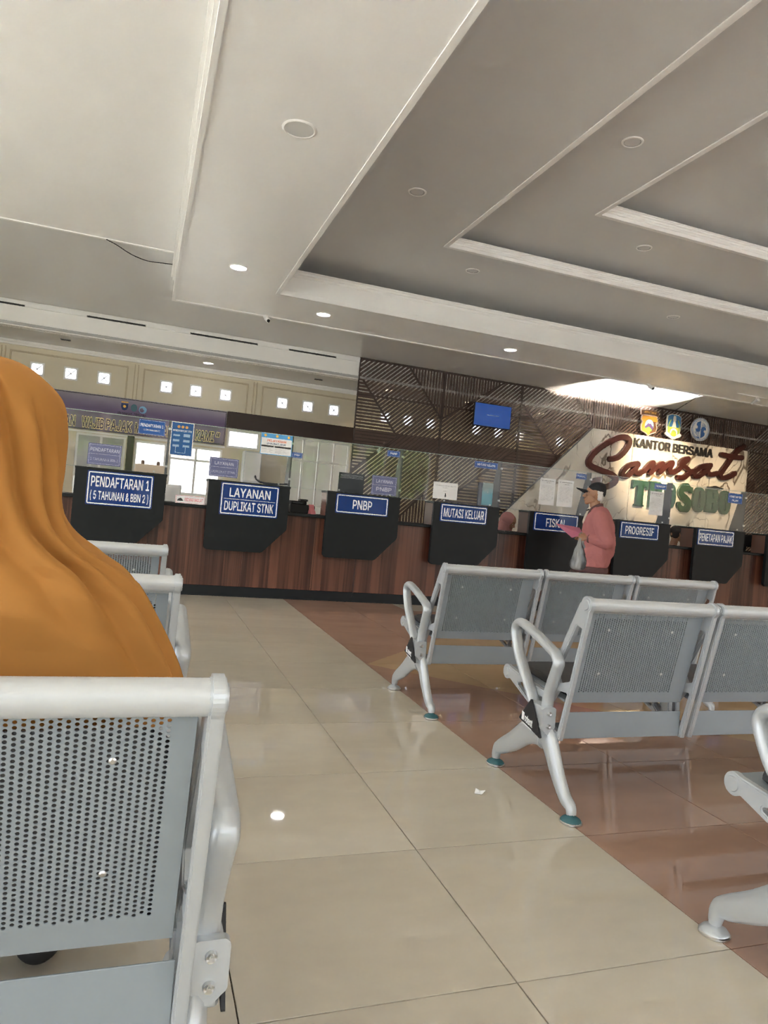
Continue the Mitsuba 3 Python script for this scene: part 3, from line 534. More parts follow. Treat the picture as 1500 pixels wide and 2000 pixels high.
# ------------------------------------------------------------------ benches
# local frame: x along the bench from its outer leg plane (mirrored for the left rows), y forward, z up; the beam runs at y = 0
SP = .583                                            # seat pitch
def perforated(w, h, px, py, mx0, mx1, mz0, mz1, t=.0016, hr=.0030):
    "thin sheet in (u, v) with a staggered field of holes; real openings"
    cols = int((w - mx0 - mx1) / px); rows = int((h - mz0 - mz1) / py)
    u0 = mx0; v0 = mz0; fw, fh = cols * px, (rows + .5) * py
    ang = (np.arange(8) + .5) * np.pi / 4
    hole = np.stack([hr * np.cos(ang), hr * np.sin(ang)], 1)
    half = np.array([px / 2, py / 2])
    out = hole / np.abs(hole / half).max(1, keepdims=True)          # 8 points on the cell's border, by direction
    corners = []
    V, F = [], []
    cell_v = np.vstack([hole, out, half * np.array([[1, 1], [-1, 1], [-1, -1], [1, -1]])])
    f = []
    for k in range(8): k2 = (k + 1) % 8; f += [[k, 8 + k, 8 + k2], [k, 8 + k2, k2]]
    # corners lie between border points 0-1 (45 deg), 2-3, 4-5, 6-7
    for c, k in enumerate((0, 2, 4, 6)): f.append([8 + k, 16 + c, 8 + (k + 1) % 8])
    f = np.array(f)
    cc, rr = np.meshgrid(np.arange(cols), np.arange(rows), indexing='ij'); cc, rr = cc.ravel(), rr.ravel()
    cen = np.stack([u0 + (cc + .5) * px, v0 + (rr + .5) * py + np.where(cc % 2, .5 * py, 0)], 1)
    top = (cen[:, None] + cell_v[None]).reshape(-1, 2); n = len(cell_v)
    ft = (f[None] + (np.arange(len(cen)) * n)[:, None, None]).reshape(-1, 3)
    base = len(top)
    fill = []
    for c in range(cols):
        z0 = v0 if c % 2 else v0 + rows * py
        fill.append(sbox(u0 + c * px, z0, u0 + (c + 1) * px, z0 + .5 * py))
    rest = [sbox(0, 0, w, v0), sbox(0, v0 + fh, w, h), sbox(0, v0, u0, v0 + fh), sbox(u0 + fw, v0, w, v0 + fh)] + fill
    rv, rf, at_ = [], [], base
    for b in rest:
        x0, y0, x1, y1 = b.bounds; rv += [(x0, y0), (x1, y0), (x1, y1), (x0, y1)]; rf += [[at_, at_ + 1, at_ + 2], [at_, at_ + 2, at_ + 3]]; at_ += 4
    v2 = np.vstack([top, np.array(rv)]); fa = np.vstack([ft, np.array(rf)])
    N = len(v2)
    v3 = np.vstack([np.column_stack([v2, np.zeros(N)]), np.column_stack([v2, np.full(N, t)])])
    walls = []
    o = (np.arange(len(cen)) * n)[:, None]
    k = np.arange(8)[None]; k2 = (np.arange(8)[None] + 1) % 8
    q1 = np.stack([o + k, o + k2, o + k2 + N], -1).reshape(-1, 3); q2 = np.stack([o + k, o + k2 + N, o + k + N], -1).reshape(-1, 3)
    rim = np.array([[0, 0], [w, 0], [w, h], [0, h]]); b3 = len(v3)
    v3 = np.vstack([v3, np.column_stack([rim, np.zeros(4)]), np.column_stack([rim, np.full(4, t)])])
    fr = []
    for i in range(4): j = (i + 1) % 4; fr += [[b3 + i, b3 + j, b3 + 4 + j], [b3 + i, b3 + 4 + j, b3 + 4 + i]]
    return trimesh.Trimesh(v3, np.vstack([fa[:, ::-1], q1, q2, np.array(fr)]), process=False)
TOPK, FRK = (-.165, .740), (.325, .388)              # knob centres in (y, z)
BT, BB = np.array([-.150, .722]), np.array([-.072, .372])     # back sheet, top and bottom in (y, z)
def back_place(m, u0, off):
    "sheet coordinates (u across, v up the back, w thickness towards the sitter) to the bench frame"
    d = BT - BB; L = np.linalg.norm(d); d /= L; nrm = np.array([d[1], -d[0]])    # forward normal
    v = np.asarray(m.vertices); out = np.column_stack([u0 + v[:, 0], BB[0] + v[:, 1] * d[0] + (v[:, 2] + off) * nrm[0], BB[1] + v[:, 1] * d[1] + (v[:, 2] + off) * nrm[1]])
    return trimesh.Trimesh(out, m.faces, process=False)
BL = float(np.linalg.norm(BT - BB)); SW = .505
SHEET = perforated(SW, BL, .0100, .0076, .030, .060, .040, .012); SHEET_L = perforated(SW, BL, .0100, .0076, .060, .030, .040, .020)
def cushion(w, h, t):
    s = np.linspace(0, 1, 7); prof = [(.010, 0), (.0, .25), (.002, .55), (.008, .8), (.022, .95), (.05, 1.0)]
    pts, N = [], 40
    for ins, k in prof:
        ring_ = rrect(ins, ins, w - ins, h - ins, .03); L = ring_.exterior.length
        pts.append(np.array([(*ring_.exterior.interpolate(L * i / N).coords[0], t * k) for i in range(N)]))
    v = np.vstack(pts); K = len(prof); f = []
    for i in range(K - 1):
        for j in range(N): j2 = (j + 1) % N; f += [[i * N + j, i * N + j2, (i + 1) * N + j2], [i * N + j, (i + 1) * N + j2, (i + 1) * N + j]]
    c0 = len(v); v = np.vstack([v, [[w / 2, h / 2, 0], [w / 2, h / 2, t * 1.06]]])
    for j in range(N): j2 = (j + 1) % N; f += [[c0, j2, j], [c0 + 1, (K - 1) * N + j, (K - 1) * N + j2]]
    return trimesh.Trimesh(v, f, process=False)
def frame_poly():
    "alloy side frame in (y, z): back limb and seat limb meeting at the beam, with four openings and two knobs"
    back = Polygon([(-.187, .725), (-.078, .236), (-.036, .236), (.012, .262), (.032, .352), (.008, .455), (-.055, .60), (-.128, .742)])
    seat = Polygon([(-.040, .236), (.020, .246), (.070, .282), (.300, .366), (.318, .414), (.060, .384), (-.028, .384), (-.058, .41)])
    g = unary_union([back, seat, Point(TOPK).buffer(.030, quad_segs=8), Point(FRK).buffer(.030, quad_segs=8)]).buffer(.012).buffer(-.012)
    h1 = Polygon([(-.146, .650), (-.126, .655), (-.026, .472), (-.048, .442), (-.104, .462)]).buffer(.006)
    h2 = Polygon([(-.094, .408), (-.045, .404), (-.006, .350), (-.012, .282), (-.058, .268)]).buffer(.005)
    h3 = Polygon([(.085, .352), (.205, .369), (.228, .362), (.150, .330), (.100, .315)]).buffer(.006)
    h4 = Polygon([(.046, .352), (.066, .352), (.078, .318), (.044, .292)]).buffer(.005)
    return g.difference(unary_union([h1, h2, h3, h4]))
FP = frame_poly()
def side_frame(x):
    inner = FP.buffer(-.0045)
    m = cat(side(FP, x + .003, .015), side(inner, x, .021))
    for cy, cz in (TOPK, FRK):
        d = lathe([(0, -.014), (.018, -.014), (.020, -.011), (.020, .011), (.018, .014), (0, .014)], 20)
        d.apply_transform(trimesh.transformations.rotation_matrix(math.pi / 2, (0, 1, 0))); d.apply_translation((x + .0105, cy, cz)); m = cat(m, d)
    return m
def arm_mesh(x):
    core = [(x, -.020, .335), (x + .0, -.030, .40), (x - .004, -.066, .485), (x - .006, -.078, .512), (x - .006, -.068, .532), (x - .005, -.04, .548), (x - .003, .08, .585), (x - .002, .185, .610), (x - .001, .222, .606), (x, .240, .580), (x, .228, .540), (x, .19, .475), (x, .10, .375), (x, .068, .335)]
    p = smooth_path(core, 6); N = len(p)
    return tube(p, .0235, .0165, up=(1, 0, 0), n=14)
def bracket_mesh(x):
    g = Polygon([(x - .024, .345), (x + .024, .345), (x + .024, .275), (x + .0, .252), (x - .024, .275)]).buffer(-.008).buffer(.012)
    return plate(g, -.052, .016)
def bolts(x):
    out = []
    for z in (.325, .280):
        b = lathe([(0, .010), (.004, .010), (.004, .005), (.008, .006), (.0095, 0), (.0095, -.004)], 14)
        b.apply_transform(trimesh.transformations.rotation_matrix(math.pi / 2, (1, 0, 0))); b.apply_translation((x, -.052, z)); out.append(b)
    return out
def leg_front(x):
    c = smooth_path([(x, .010, .245), (x, .055, .236), (x, .115, .205), (x, .205, .140), (x, .285, .093), (x, .318, .072), (x, .328, .045), (x, .329, .028)], 5)
    s = np.linspace(0, 1, len(c)); return tube(c, .026 - .010 * s, .050 * (1 - s) ** 1.3 + .0155, up=(1, 0, 0), n=14)
def leg_rear(x):
    c = smooth_path([(x, .006, .245), (x, -.028, .232), (x, -.060, .195), (x, -.105, .130), (x, -.160, .070), (x, -.196, .052), (x, -.205, .028)], 5)
    s = np.linspace(0, 1, len(c)); return tube(c, .026 - .009 * s, .036 * (1 - s) ** 1.2 + .0165, up=(1, 0, 0), n=14)
def foot_mesh(x, y): return lathe([(0, 0), (.034, 0), (.037, .004), (.036, .009), (.031, .016), (.018, .023), (.013, .026), (.012, .034), (0, .034)], 22, (x, y, 0))
def foot_base(x, y): return lathe([(0, 0), (.035, 0), (.0385, .003), (.0385, .007), (.035, .010)], 22, (x, y, 0))
def badge_mesh(x):
    return side(Polygon([(.030, .352), (.098, .268), (-.046, .240)]).buffer(.004), x, .006)
def mk(m, material, smooth=30): return mikit.ply(m, material, smooth)
_cache = {}
def cached(name, sgn, fn, material, smooth=30):
    k = (name, sgn)
    if k not in _cache:
        m = fn()
        if sgn < 0:
            v = np.array(m.vertices); v[:, 0] *= -1; m = trimesh.Trimesh(v, np.array(m.faces)[:, ::-1], process=False)
        _cache[k] = mikit.ply(m, material, smooth)
    return _cache[k]
def bench(x, y, sgn, seats, label, feet=('teal', 'teal'), end=True):
    b = thing('waiting_bench', label, 'bench', 'perforated steel waiting benches')
    W = lambda k=0: MOVE(x + sgn * k * SP, y)
    L = seats * SP + .014
    P_ = lambda n, nm, fn, m, tw, sm=30, par=b, label=None: part(par, n, cached(nm, sgn, fn, m, sm), m, tw=tw, label=label)
    part(b, 'beam', mk(cat(bx(min(0, sgn * L), max(0, sgn * L), -.002, .046, .236, .264, .004)), 'mat_silver_sheet', False), None, tw=W())
    x0 = .022
    for k in range(seats):
        back = part(b, 'backrest', cached('sheet', sgn, lambda: back_place(SHEET, x0 + .030, 0), 'mat_silver_sheet', False), None, tw=W(k))
        part(back, 'top_rail', cached('rail', sgn, lambda: cat(tube([(x0 + .006, *TOPK), (x0 + .561, *TOPK)], .0245, n=20, up=(0, 0, 1)), back_place(bx(0, SW, -.001, .0015, BL - .012, BL + .02).apply_transform(np.array([[1, 0, 0, 0], [0, 0, 1, 0], [0, 1, 0, 0], [0, 0, 0, 1.0]])), x0 + .030, 0)), 'mat_silver'), None, tw=W(k), label='rolled top edge of the backrest')
        [part(back, 'edge_fold', cached('fold%.2f' % u, sgn, lambda: back_place(trimesh.creation.box((.002, BL, .014)).apply_translation((u, BL / 2, .0065)), x0 + .030, 0), 'mat_silver_sheet', False), None, tw=W(k)) for u in (.001, SW - .001)]
        part(back, 'cushion', cached('bpad', sgn, lambda: back_place(cushion(SW - .05, BL - .06, .030).apply_translation((.025, .025, 0)), x0 + .030, .0016), 'mat_black_vinyl'), None, tw=W(k), label='black vinyl back pad')
        [part(back, 'screw', cached('screw%.2f%.2f' % (u, v), sgn, lambda: back_place(lathe([(0, -.0026), (.0032, -.0024), (.0052, -.0008), (.0052, .001)], 12, (u, v, 0)), x0 + .030, 0), 'mat_chrome'), None, tw=W(k)) for u in (.10, SW - .125) for v in (.115, BL - .075)]
        def seat_pan():
            g = Polygon([(-.060, .378), (-.056, .371), (.02, .378), (.29, .398), (.335, .40), (.343, .388), (.335, .372), (.322, .366), (.325, .360), (.341, .366), (.352, .386), (.343, .407), (.292, .408), (.02, .386)])
            return side(g, x0 + .024, .519)
        seat = part(b, 'seat', cached('seatpan', sgn, seat_pan, 'mat_silver_sheet'), None, tw=W(k))
        def spad():
            m = cushion(SW - .03, .36, .034); a = math.atan2(.022, .29)
            v = np.array(m.vertices); yy = v[:, 1] - .055; zz = v[:, 2]
            return trimesh.Trimesh(np.column_stack([x0 + .045 + v[:, 0] - .0, yy * math.cos(a) - zz * math.sin(a), .386 + yy * math.sin(a) + zz * math.cos(a)]), m.faces, process=False)
        part(seat, 'cushion', cached('spad', sgn, spad, 'mat_black_vinyl'), None, tw=W(k), label='black vinyl seat pad')
        part(b, 'apron', cached('apron', sgn, lambda: bx(x0 + .022, x0 + .545, -.068, -.064, .240, .336, .001), 'mat_silver_sheet', False), None, tw=W(k))
        for xo in (x0, x0 + .546):
            part(b, 'side_frame', cached('frame%.3f' % xo, sgn, lambda: side_frame(xo), 'mat_silver_cast', 35), None, tw=W(k))
    ends = [(0, feet[0], feet[1])] + ([(L / SP, 'chrome', 'chrome')] if end else [])
    for e, f1, f2 in ends:
        tw = MOVE(x + sgn * e * SP, y)
        arm = part(b, 'armrest', cached('arm', sgn, lambda: arm_mesh(0), 'mat_silver_cast', 50), None, tw=tw)
        part(arm, 'bracket', cached('bracket', sgn, lambda: bracket_mesh(-.008), 'mat_silver_cast', 30), None, tw=tw)
        [part(arm, 'bolt', cached('bolt%d' % i, sgn, lambda: bolts(-.008)[i], 'mat_chrome', 30), None, tw=tw) for i in (0, 1)]
        part(b, 'end_block', cached('endblock', sgn, lambda: cat(bx(-.028, .020, -.034, .052, .232, .345, .005)), 'mat_silver_cast', False), None, tw=tw)
        lg = part(b, 'leg', cached('legf', sgn, lambda: leg_front(.012), 'mat_silver_cast', 60), None, tw=tw)
        part(lg, 'foot', cached('footf', sgn, lambda: foot_mesh(.012, .329), 'mat_teal_plastic', 40) if f1 == 'teal' else cached('footfc', sgn, lambda: foot_mesh(.012, .329), 'mat_silver_cast', 40), None, tw=tw, label='teal rubber foot' if f1 == 'teal' else 'silver foot')
        part(lg, 'foot_ring', cached('footfb', sgn, lambda: foot_base(.012, .329), 'mat_chrome', 40), None, tw=tw)
        lg = part(b, 'leg', cached('legr', sgn, lambda: leg_rear(.012), 'mat_silver_cast', 60), None, tw=tw)
        part(lg, 'foot', cached('footr', sgn, lambda: foot_mesh(.012, -.205), 'mat_teal_plastic', 40) if f2 == 'teal' else cached('footrc', sgn, lambda: foot_mesh(.012, -.205), 'mat_silver_cast', 40), None, tw=tw, label='teal rubber foot' if f2 == 'teal' else 'silver foot')
        part(lg, 'foot_ring', cached('footrb', sgn, lambda: foot_base(.012, -.205), 'mat_chrome', 40), None, tw=tw)
        if e == 0:
            bd = part(b, 'badge', cached('badge', sgn, lambda: badge_mesh(-.036), 'mat_black_matte', False), None, tw=tw, label='black triangular maker badge')
            def letters():
                t = text('rdent', .026, .001, True, .62); t2 = trimesh.creation.box((.016, .030, .001)); t2.apply_translation((-.012, .014, .0005))
                t3 = trimesh.creation.box((.062, .003, .001)); t3.apply_translation((.022, -.010, .0005))
                m = cat(t, t2, t3); v = np.array(m.vertices)
                # badge plane looks to -x: reading direction runs towards -y
                return trimesh.Trimesh(np.column_stack([-.0365 - v[:, 2], .062 - v[:, 0], .266 + v[:, 1] - v[:, 0] * .16]), m.faces, process=False)
            if sgn > 0: part(bd, 'lettering', cached('badgetxt', sgn, letters, 'mat_paper', False), None, tw=tw)
    return b
bench(1.428, 3.335, 1, 3, 'grey perforated steel three seat bench nearest the counter on the right side', ('chrome', 'teal'))
bench(1.457, 2.195, 1, 3, 'grey perforated steel bench in the middle of the right side, with teal feet', ('teal', 'teal'))
bench(1.460, 1.035, 1, 2, 'grey steel bench cut off by the right edge, only seat end and armrest showing', ('chrome', 'chrome'))
bench(.147, 1.078, -1, 2, 'grey perforated steel bench at lower left, seating the person in mustard hijab', ('chrome', 'chrome'))
bench(.150, 2.20, -1, 2, 'grey perforated steel bench directly in front of the person in mustard hijab', ('chrome', 'chrome'))
bench(.150, 3.30, -1, 2, 'grey perforated steel bench farthest ahead on the left, before the counter', ('chrome', 'chrome'))
# scrap of paper on the floor
sc = thing('paper_scrap', 'small crumpled white paper scrap lying on the beige floor tiles', 'paper scrap')
pv = at(936, 1550, 1.0); d_ = np.array([0, 0, CAM_H]); t_ = CAM_H / (CAM_H - pv[2]); SX, SY = float(pv[0] * t_), float(pv[1] * t_)
vv = np.array([[-.020, 0, .001], [.004, -.012, .001], [.022, -.004, .012], [.016, .022, .001], [-.008, .016, .014], [.004, .004, .004]])
ff = np.array([[0, 1, 5], [1, 2, 5], [2, 3, 5], [3, 4, 5], [4, 0, 5]])
part(sc, 'sheet', (np.vstack([vv, vv + [0, 0, .0006]]) + [SX, SY, 0], np.vstack([ff[:, ::-1], ff + 6])), 'mat_paper', False)
# ------------------------------------------------------------------ slatted wooden screen
MX = [4.13, 6.115, 8.085, 10.09, 12.08, 14.08, 16.05]
def q(*pts): return Polygon([(x, z) for x, z in pts])
ZT = 4.185
D1, D2 = (5.25, ZT), (6.115, 3.133)
regs = [  # polygon in (x, z) of the screen plane, slat direction in degrees
    (q((4.13, ZT), D1, D2, (6.115, 1.08), (5.842, 1.42), (5.303, .876), (4.13, .30 + .57), (4.13, 1.76), (4.247, 1.872), (5.119, 2.624), (4.201, 3.78), (4.13, 3.87)), 42),
    (q((4.13, 3.87), (5.119, 2.624), (4.13, 1.76)), 0),
    (q((5.842, 1.42), (5.303, .876), (5.0, .3), (6.115, .3), (6.115, 1.08)), 90),
    (q((4.13, .87), (5.303, .876), (5.0, .3), (4.13, .3)), 42),
    (q(D1, (7.639, ZT), D2), 90),
    (q(D2, (7.639, ZT), (8.085, ZT), (8.085, 2.712), (6.71, 1.606), (6.115, 1.07)), 42),
    (q((6.115, 1.07), (6.71, 1.606), (8.085, 2.712), (8.085, .3), (6.115, .3)), 0),
    (q((8.085, 3.80), (9.165, 2.596), (10.09, 1.55), (10.09, .3), (8.085, .3)), 0),
    (q((8.085, ZT), (9.487, ZT), (10.09, 3.467), (10.09, 1.55), (9.165, 2.596), (8.085, 3.80)), 42),
    (q((9.487, ZT), (11.283, ZT), (10.713, 3.483), (10.30, 3.0), (10.09, 3.467)), 90),
    (q((10.09, 3.467), (10.30, 3.0), (10.713, 3.483), (11.283, ZT), (13.063, ZT), (12.971, 3.3), (12.9, .3), (10.09, .3)), 42),
    (q((13.063, ZT), (15.546, ZT), (14.918, 3.537), (14.6, 3.1), (12.971, 3.3)), 90),
    (q((15.546, ZT), (16.05, ZT), (16.05, .3), (14.08, .3), (14.6, 3.1), (14.918, 3.537)), 42)]
PITCH_S, WID_S = .0705, .0475
names = ['leftmost wooden slat screen panel, its left edge beside the dark band', 'second wooden slat screen panel from the left, behind the television', 'third wooden slat screen panel from the left, right of the television',
         'wooden slat screen panel above the left end of the marble board', 'wooden slat screen panel behind the three emblems', 'wooden slat screen panel right of the marble board']
for m in range(6):
    x0, x1 = MX[m], MX[m + 1]
    pn = thing('slat_screen', names[m], 'wooden screen', 'slatted wooden screen panels')
    cell = sbox(x0, .25, x1, ZT)
    edges = []
    for g, ang in regs:
        g = g.buffer(0).intersection(cell)
        if g.is_empty or g.area < .01: continue
        a = math.radians(ang); d = np.array([math.cos(a), math.sin(a)]); nn = np.array([-d[1], d[0]])
        gi = g.buffer(-.012, join_style=2)
        lo, hi = min(np.dot(p, nn) for p in g.envelope.exterior.coords), max(np.dot(p, nn) for p in g.envelope.exterior.coords)
        for k in range(int(math.floor(lo / PITCH_S)), int(math.ceil(hi / PITCH_S)) + 1):
            c = nn * (k * PITCH_S)
            s = Polygon([c + d * -30 - nn * WID_S / 2, c + d * 30 - nn * WID_S / 2, c + d * 30 + nn * WID_S / 2, c + d * -30 + nn * WID_S / 2]).intersection(gi)
            for piece in polys(s):
                if piece.area < .0025: continue
                part(pn, 'slat', plate(piece, YS, .012), 'mat_slat', False)
        edges.append(LineString(g.exterior.coords))
    fr = unary_union([e.buffer(.020, cap_style=2, join_style=2) for e in edges]).intersection(cell)
    part(pn, 'batten_frame', plate(fr, YS + .012, .018), 'mat_slat_dark', False, 'battens where the slat fields meet')
    part(pn, 'stile', bx(x0 - (.0 if m == 0 else .022), x0 + .022, YS - .004, YS + .04, .25, ZT), 'mat_slat_dark', False)
    part(pn, 'rail', cat(bx(x0, x1, YS - .006, YS + .03, ZT - .03, ZT + .012), bx(x0, x1, YS + .022, YS + .04, 3.41, 3.45)), 'mat_slat_dark', False)
    part(pn, 'foot_rail', bx(x0, x1, YS - .004, YS + .04, .0, .27), 'mat_slat_dark', False)
# television
tv = thing('television', 'wall television with a plain blue screen on the slatted wooden wall', 'television')
a_, b_ = (6.755, 3.060), (7.680, 3.586)
part(tv, 'case', bx(a_[0], b_[0], 13.90, 13.95, a_[1], b_[1], .006), 'mat_black_matte', False)
scene['mat_tv_bezel'] = scene['mat_black_laminate']
scr = bx(a_[0] + .014, b_[0] - .014, 13.8985, 13.902, a_[1] + .022, b_[1] - .014)
put(uniq(tv + '__screen'), mikit.ply(scr, 'mat_screen', False, emitter={'type': 'area', 'radiance': rgb([LAMP * v for v in (.010, .048, .20)])}), None, label='lit blue screen')
part(tv, 'cursor', bx(7.07, 7.37, 13.896, 13.898, 3.325, 3.334), 'mat_sign_white', False)
part(tv, 'bracket', bx(7.0, 7.4, 13.95, 14.20, 3.2, 3.45), 'mat_dark_grey', False)
# marble board in front of the screen, in planks
mb = thing('marble_board', 'white veined marble feature board with slanted left edge carrying the big lettering', 'marble wall panel')
MB = Polygon([(9.937, 3.408), (14.785, 3.408), (14.785, 0), (6.60, 0), (7.667, 1.093)])
for k in range(-2, 6):
    xa = 8.70 + 1.2125 * k
    g = MB.intersection(sbox(xa + .006, -1, xa + 1.2065, 5))
    for pc in polys(g): part(mb, 'plank', plate_bev(pc, 14.0, .03, .003), 'mat_marble', False)
part(mb, 'backing', plate(MB.buffer(-.002), 14.028, .05), 'mat_dark_brown', False)
part(mb, 'slanted_edge', plate(LineString([(9.93, 3.408), (7.66, 1.093), (6.6, .01)]).buffer(.012, cap_style=2), 13.992, .05), 'mat_dark_grey', False)
# lettering on the board
YL = 13.90
kb = thing('capital_lettering', 'black capital letters KANTOR BERSAMA along the top of the marble board', 'lettering')
xk = 11.135
def letter_run(par, s, x, z, h, width, m, depth=.035):
    full = meshkit.text_mesh(s, h, depth, True); kx = width / (full.bounds[1, 0] - full.bounds[0, 0])
    pieces = full.split(only_watertight=False)
    pieces = sorted(pieces, key=lambda g: g.bounds[0, 0])
    for g in pieces:
        g = g.copy(); g.apply_translation((-full.bounds[0, 0], 0, 0)); g.apply_scale((kx, 1, 1)); g.apply_transform(MXZ); g.apply_translation((x, 14.0, z))
        part(par, 'letter', g, m, False)
letter_run(kb, 'KANTOR BERSAMA', 11.135, 3.105, .205, 2.43, 'mat_letter_black', .04)
ZC = lambda x, y: atxz(1130 + x * 340 / 1500, 840 + y * 340 / 1500, 13.97)
def brush(pts, w, n=8):
    P = smooth_path([ZC(*p_[:2]) for p_ in pts], n); L = LineString(P)
    return L.buffer(w * .5 * 16.2 / 1358 * 340 / 1500 * 1.18, quad_segs=6)
SM = [('S', [[(268, 250), (330, 235), (395, 175), (432, 105), (405, 66), (335, 68), (225, 122), (135, 190), (86, 255), (95, 305), (180, 345), (275, 382), (313, 425), (285, 465), (220, 492), (150, 492), (112, 470), (130, 442), (175, 428)]], 42),
      ('a', [[(498, 288), (430, 305), (378, 352), (370, 392), (410, 398), (465, 345), (505, 295)], [(505, 295), (478, 350), (500, 376), (560, 350)]], 38),
      ('m', [[(560, 350), (605, 300), (636, 285), (608, 370)], [(612, 368), (680, 305), (718, 292), (690, 365)], [(694, 362), (760, 298), (800, 284), (772, 350), (800, 366), (852, 342)]], 38),
      ('s', [[(852, 342), (895, 290), (936, 248), (892, 262), (872, 298), (926, 332), (940, 368), (900, 408), (850, 408)], [(940, 368), (990, 352)]], 38),
      ('a', [[(1115, 304), (1050, 318), (992, 362), (990, 396), (1030, 396), (1088, 350), (1128, 304)], [(1128, 304), (1104, 350), (1126, 384), (1190, 372)]], 38),
      ('t', [[(1412, 142), (1342, 200), (1268, 300), (1212, 385), (1232, 412), (1285, 402), (1335, 374)], [(1228, 212), (1300, 228), (1395, 240)]], 40)]
sm = thing('script_lettering', 'large dark red brush script lettering spelling Samsat on the marble board', 'lettering')
for nm, strokes, w in SM:
    g = unary_union([brush(s, w) for s in strokes])
    part(sm, 'letter', plate_bev(g, YL, .10, .012), 'mat_maroon', False)
gl = thing('block_lettering', 'heavy dark green block letters TROSOBO under the red script', 'lettering')
def blk(x0, y0, x1, y1, kind):
    u = lambda a, b: (a, b)
    if kind == 'O': g = rrect(0, 0, 1, 1, .42).difference(rrect(.45, .16, .55, .86, .045))
    elif kind == 'T': g = unary_union([sbox(.30, .0, .72, .9), rrect(0, .78, 1, 1, .05), Polygon([(.0, .80), (0, .66), (.12, .66), (.24, .80)]), Polygon([(1, .80), (1, .66), (.88, .66), (.76, .80)]), sbox(.22, 0, .80, .07)])
    elif kind == 'R': g = unary_union([sbox(0, 0, .46, 1), rrect(0, .45, 1, 1, .25), Polygon([(.5, .5), (.95, .42), (1, 0), (.58, 0)])]).difference(unary_union([sbox(.47, .56, .55, .88), sbox(.47, 0, .55, .42)]))
    elif kind == 'B': g = unary_union([sbox(-.06, 0, .5, 1), rrect(0, .48, .96, 1, .24), rrect(0, 0, 1.0, .55, .26)]).difference(unary_union([sbox(.46, .60, .53, .86), sbox(.46, .14, .53, .42)]))
    else:
        p = smooth_path([(.90, .84), (.72, .93), (.40, .92), (.24, .74), (.36, .58), (.62, .46), (.82, .30), (.70, .10), (.42, .07), (.20, .18)], 8)
        g = unary_union([LineString(p[:14]).buffer(.10), LineString(p[10:56]).buffer(.165), LineString(p[48:]).buffer(.12), Point(.20, .22).buffer(.13), Polygon([(.80, .72), (1, .72), (1, .98), (.78, .96)])])
    # corners of the letter cell on the wall
    A, B, C = np.array(ZC(x0, y1)), np.array(ZC(x1, y1 + (x1 - x0) * .165)), np.array(ZC(x0 + 6, y0))
    w, h = B[0] - A[0], C[1] - A[1]
    return affinity.affine_transform(g, [w, 0, 0, h, A[0], A[1]])
for kd, x0, x1, y0, y1 in (('T', 440, 582, 425, 648), ('R', 590, 700, 438, 668), ('O', 728, 822, 455, 672), ('S', 828, 962, 470, 688), ('O', 968, 1076, 485, 702), ('B', 1086, 1190, 505, 706), ('O', 1192, 1296, 515, 722)):
    part(gl, 'letter', plate_bev(blk(x0, y0, x1, y1, kd), 13.93, .07, .012), 'mat_green_letter', False)
part(thing('bracket', 'small black object stuck on top of the letter B of the green lettering', 'bracket'), 'body', plate_bev(Polygon([(13.47, 2.325), (13.95, 2.325), (13.95, 2.36), (13.85, 2.37), (13.70, 2.40), (13.62, 2.37), (13.47, 2.36)]), 13.90, .08, .01), 'mat_black_matte', False)

# three emblems above the board
YE = 14.05
def layers(key, ls, y=YE):
    for i, (nm, g, m) in enumerate(ls): part(key, nm, plate(g, y - .0035 * (i + 1), .0035 if i else .04), m, False)
mat('em_orange', (0.75, 0.36, 0.05), .45); mat('em_brown', (0.13, 0.055, 0.03), .45); mat('em_sky', (0.33, 0.55, 0.80), .45); mat('em_purple', (0.13, 0.075, 0.26), .45); mat('em_green', (0.22, 0.50, 0.07), .45)
mat('em_pink', (0.75, 0.56, 0.50), .45); mat('em_blue', (0.045, 0.20, 0.42), .45); mat('em_yellow', (0.80, 0.64, 0.08), .45); mat('em_white', (0.82, 0.80, 0.77), .45); mat('em_lime', (0.40, 0.55, 0.14), .45); mat('em_royal', (0.05, 0.15, 0.42), .45)
def ctr(g, cx, cz, s): return affinity.translate(affinity.scale(g, s, s, origin=(0, 0)), cx, cz)
e = thing('emblem', 'orange shield emblem with a mountain oval under a brown JAWA TIMUR scroll', 'emblem', 'emblems above the marble board')
cx, cz = 11.585, 3.715
sh = Polygon([(-.20, .19), (-.235, .10), (-.18, .04), (-.225, -.06), (-.205, -.17), (-.06, -.225), (0, -.275), (.06, -.225), (.205, -.17), (.225, -.06), (.18, .04), (.235, .10), (.20, .19)]).buffer(.012).buffer(-.004)
ban = Polygon([(-.245, .215), (-.12, .235), (.12, .235), (.245, .215), (.255, .305), (.12, .335), (-.12, .335), (-.255, .305)]).buffer(.008)
ov = affinity.scale(Point(0, -.035).buffer(.15, quad_segs=10), .88, 1.0)
G = lambda g: ctr(g, cx, cz, 1.0)
layers(e, [('rim', G(unary_union([sh.buffer(.012), ban.buffer(.010), sbox(-.06, .15, .06, .25)])), 'mat_em_pink'), ('field', G(sh.buffer(-.006).intersection(sbox(-.3, -.3, .04, .3)).union(sh.buffer(-.006).intersection(sbox(-.3, .07, .3, .3)))), 'mat_em_orange')])
part(e, 'brown_field', plate(G(sh.buffer(-.006).intersection(sbox(.04, -.3, .3, .07))), YE - .0071, .0035), 'mat_em_brown', False)  # brown lower right part of the shield
part(e, 'scroll', plate(G(ban), YE - .0075, .0035), 'mat_em_brown', False)
part(e, 'lettering', text_xz('JAWA TIMUR', cx, cz + .262, .048, YE - .0095, .002, True, .37), 'mat_gold', False)
part(e, 'oval', plate(G(ov), YE - .0105, .0035), 'mat_em_sky', False)
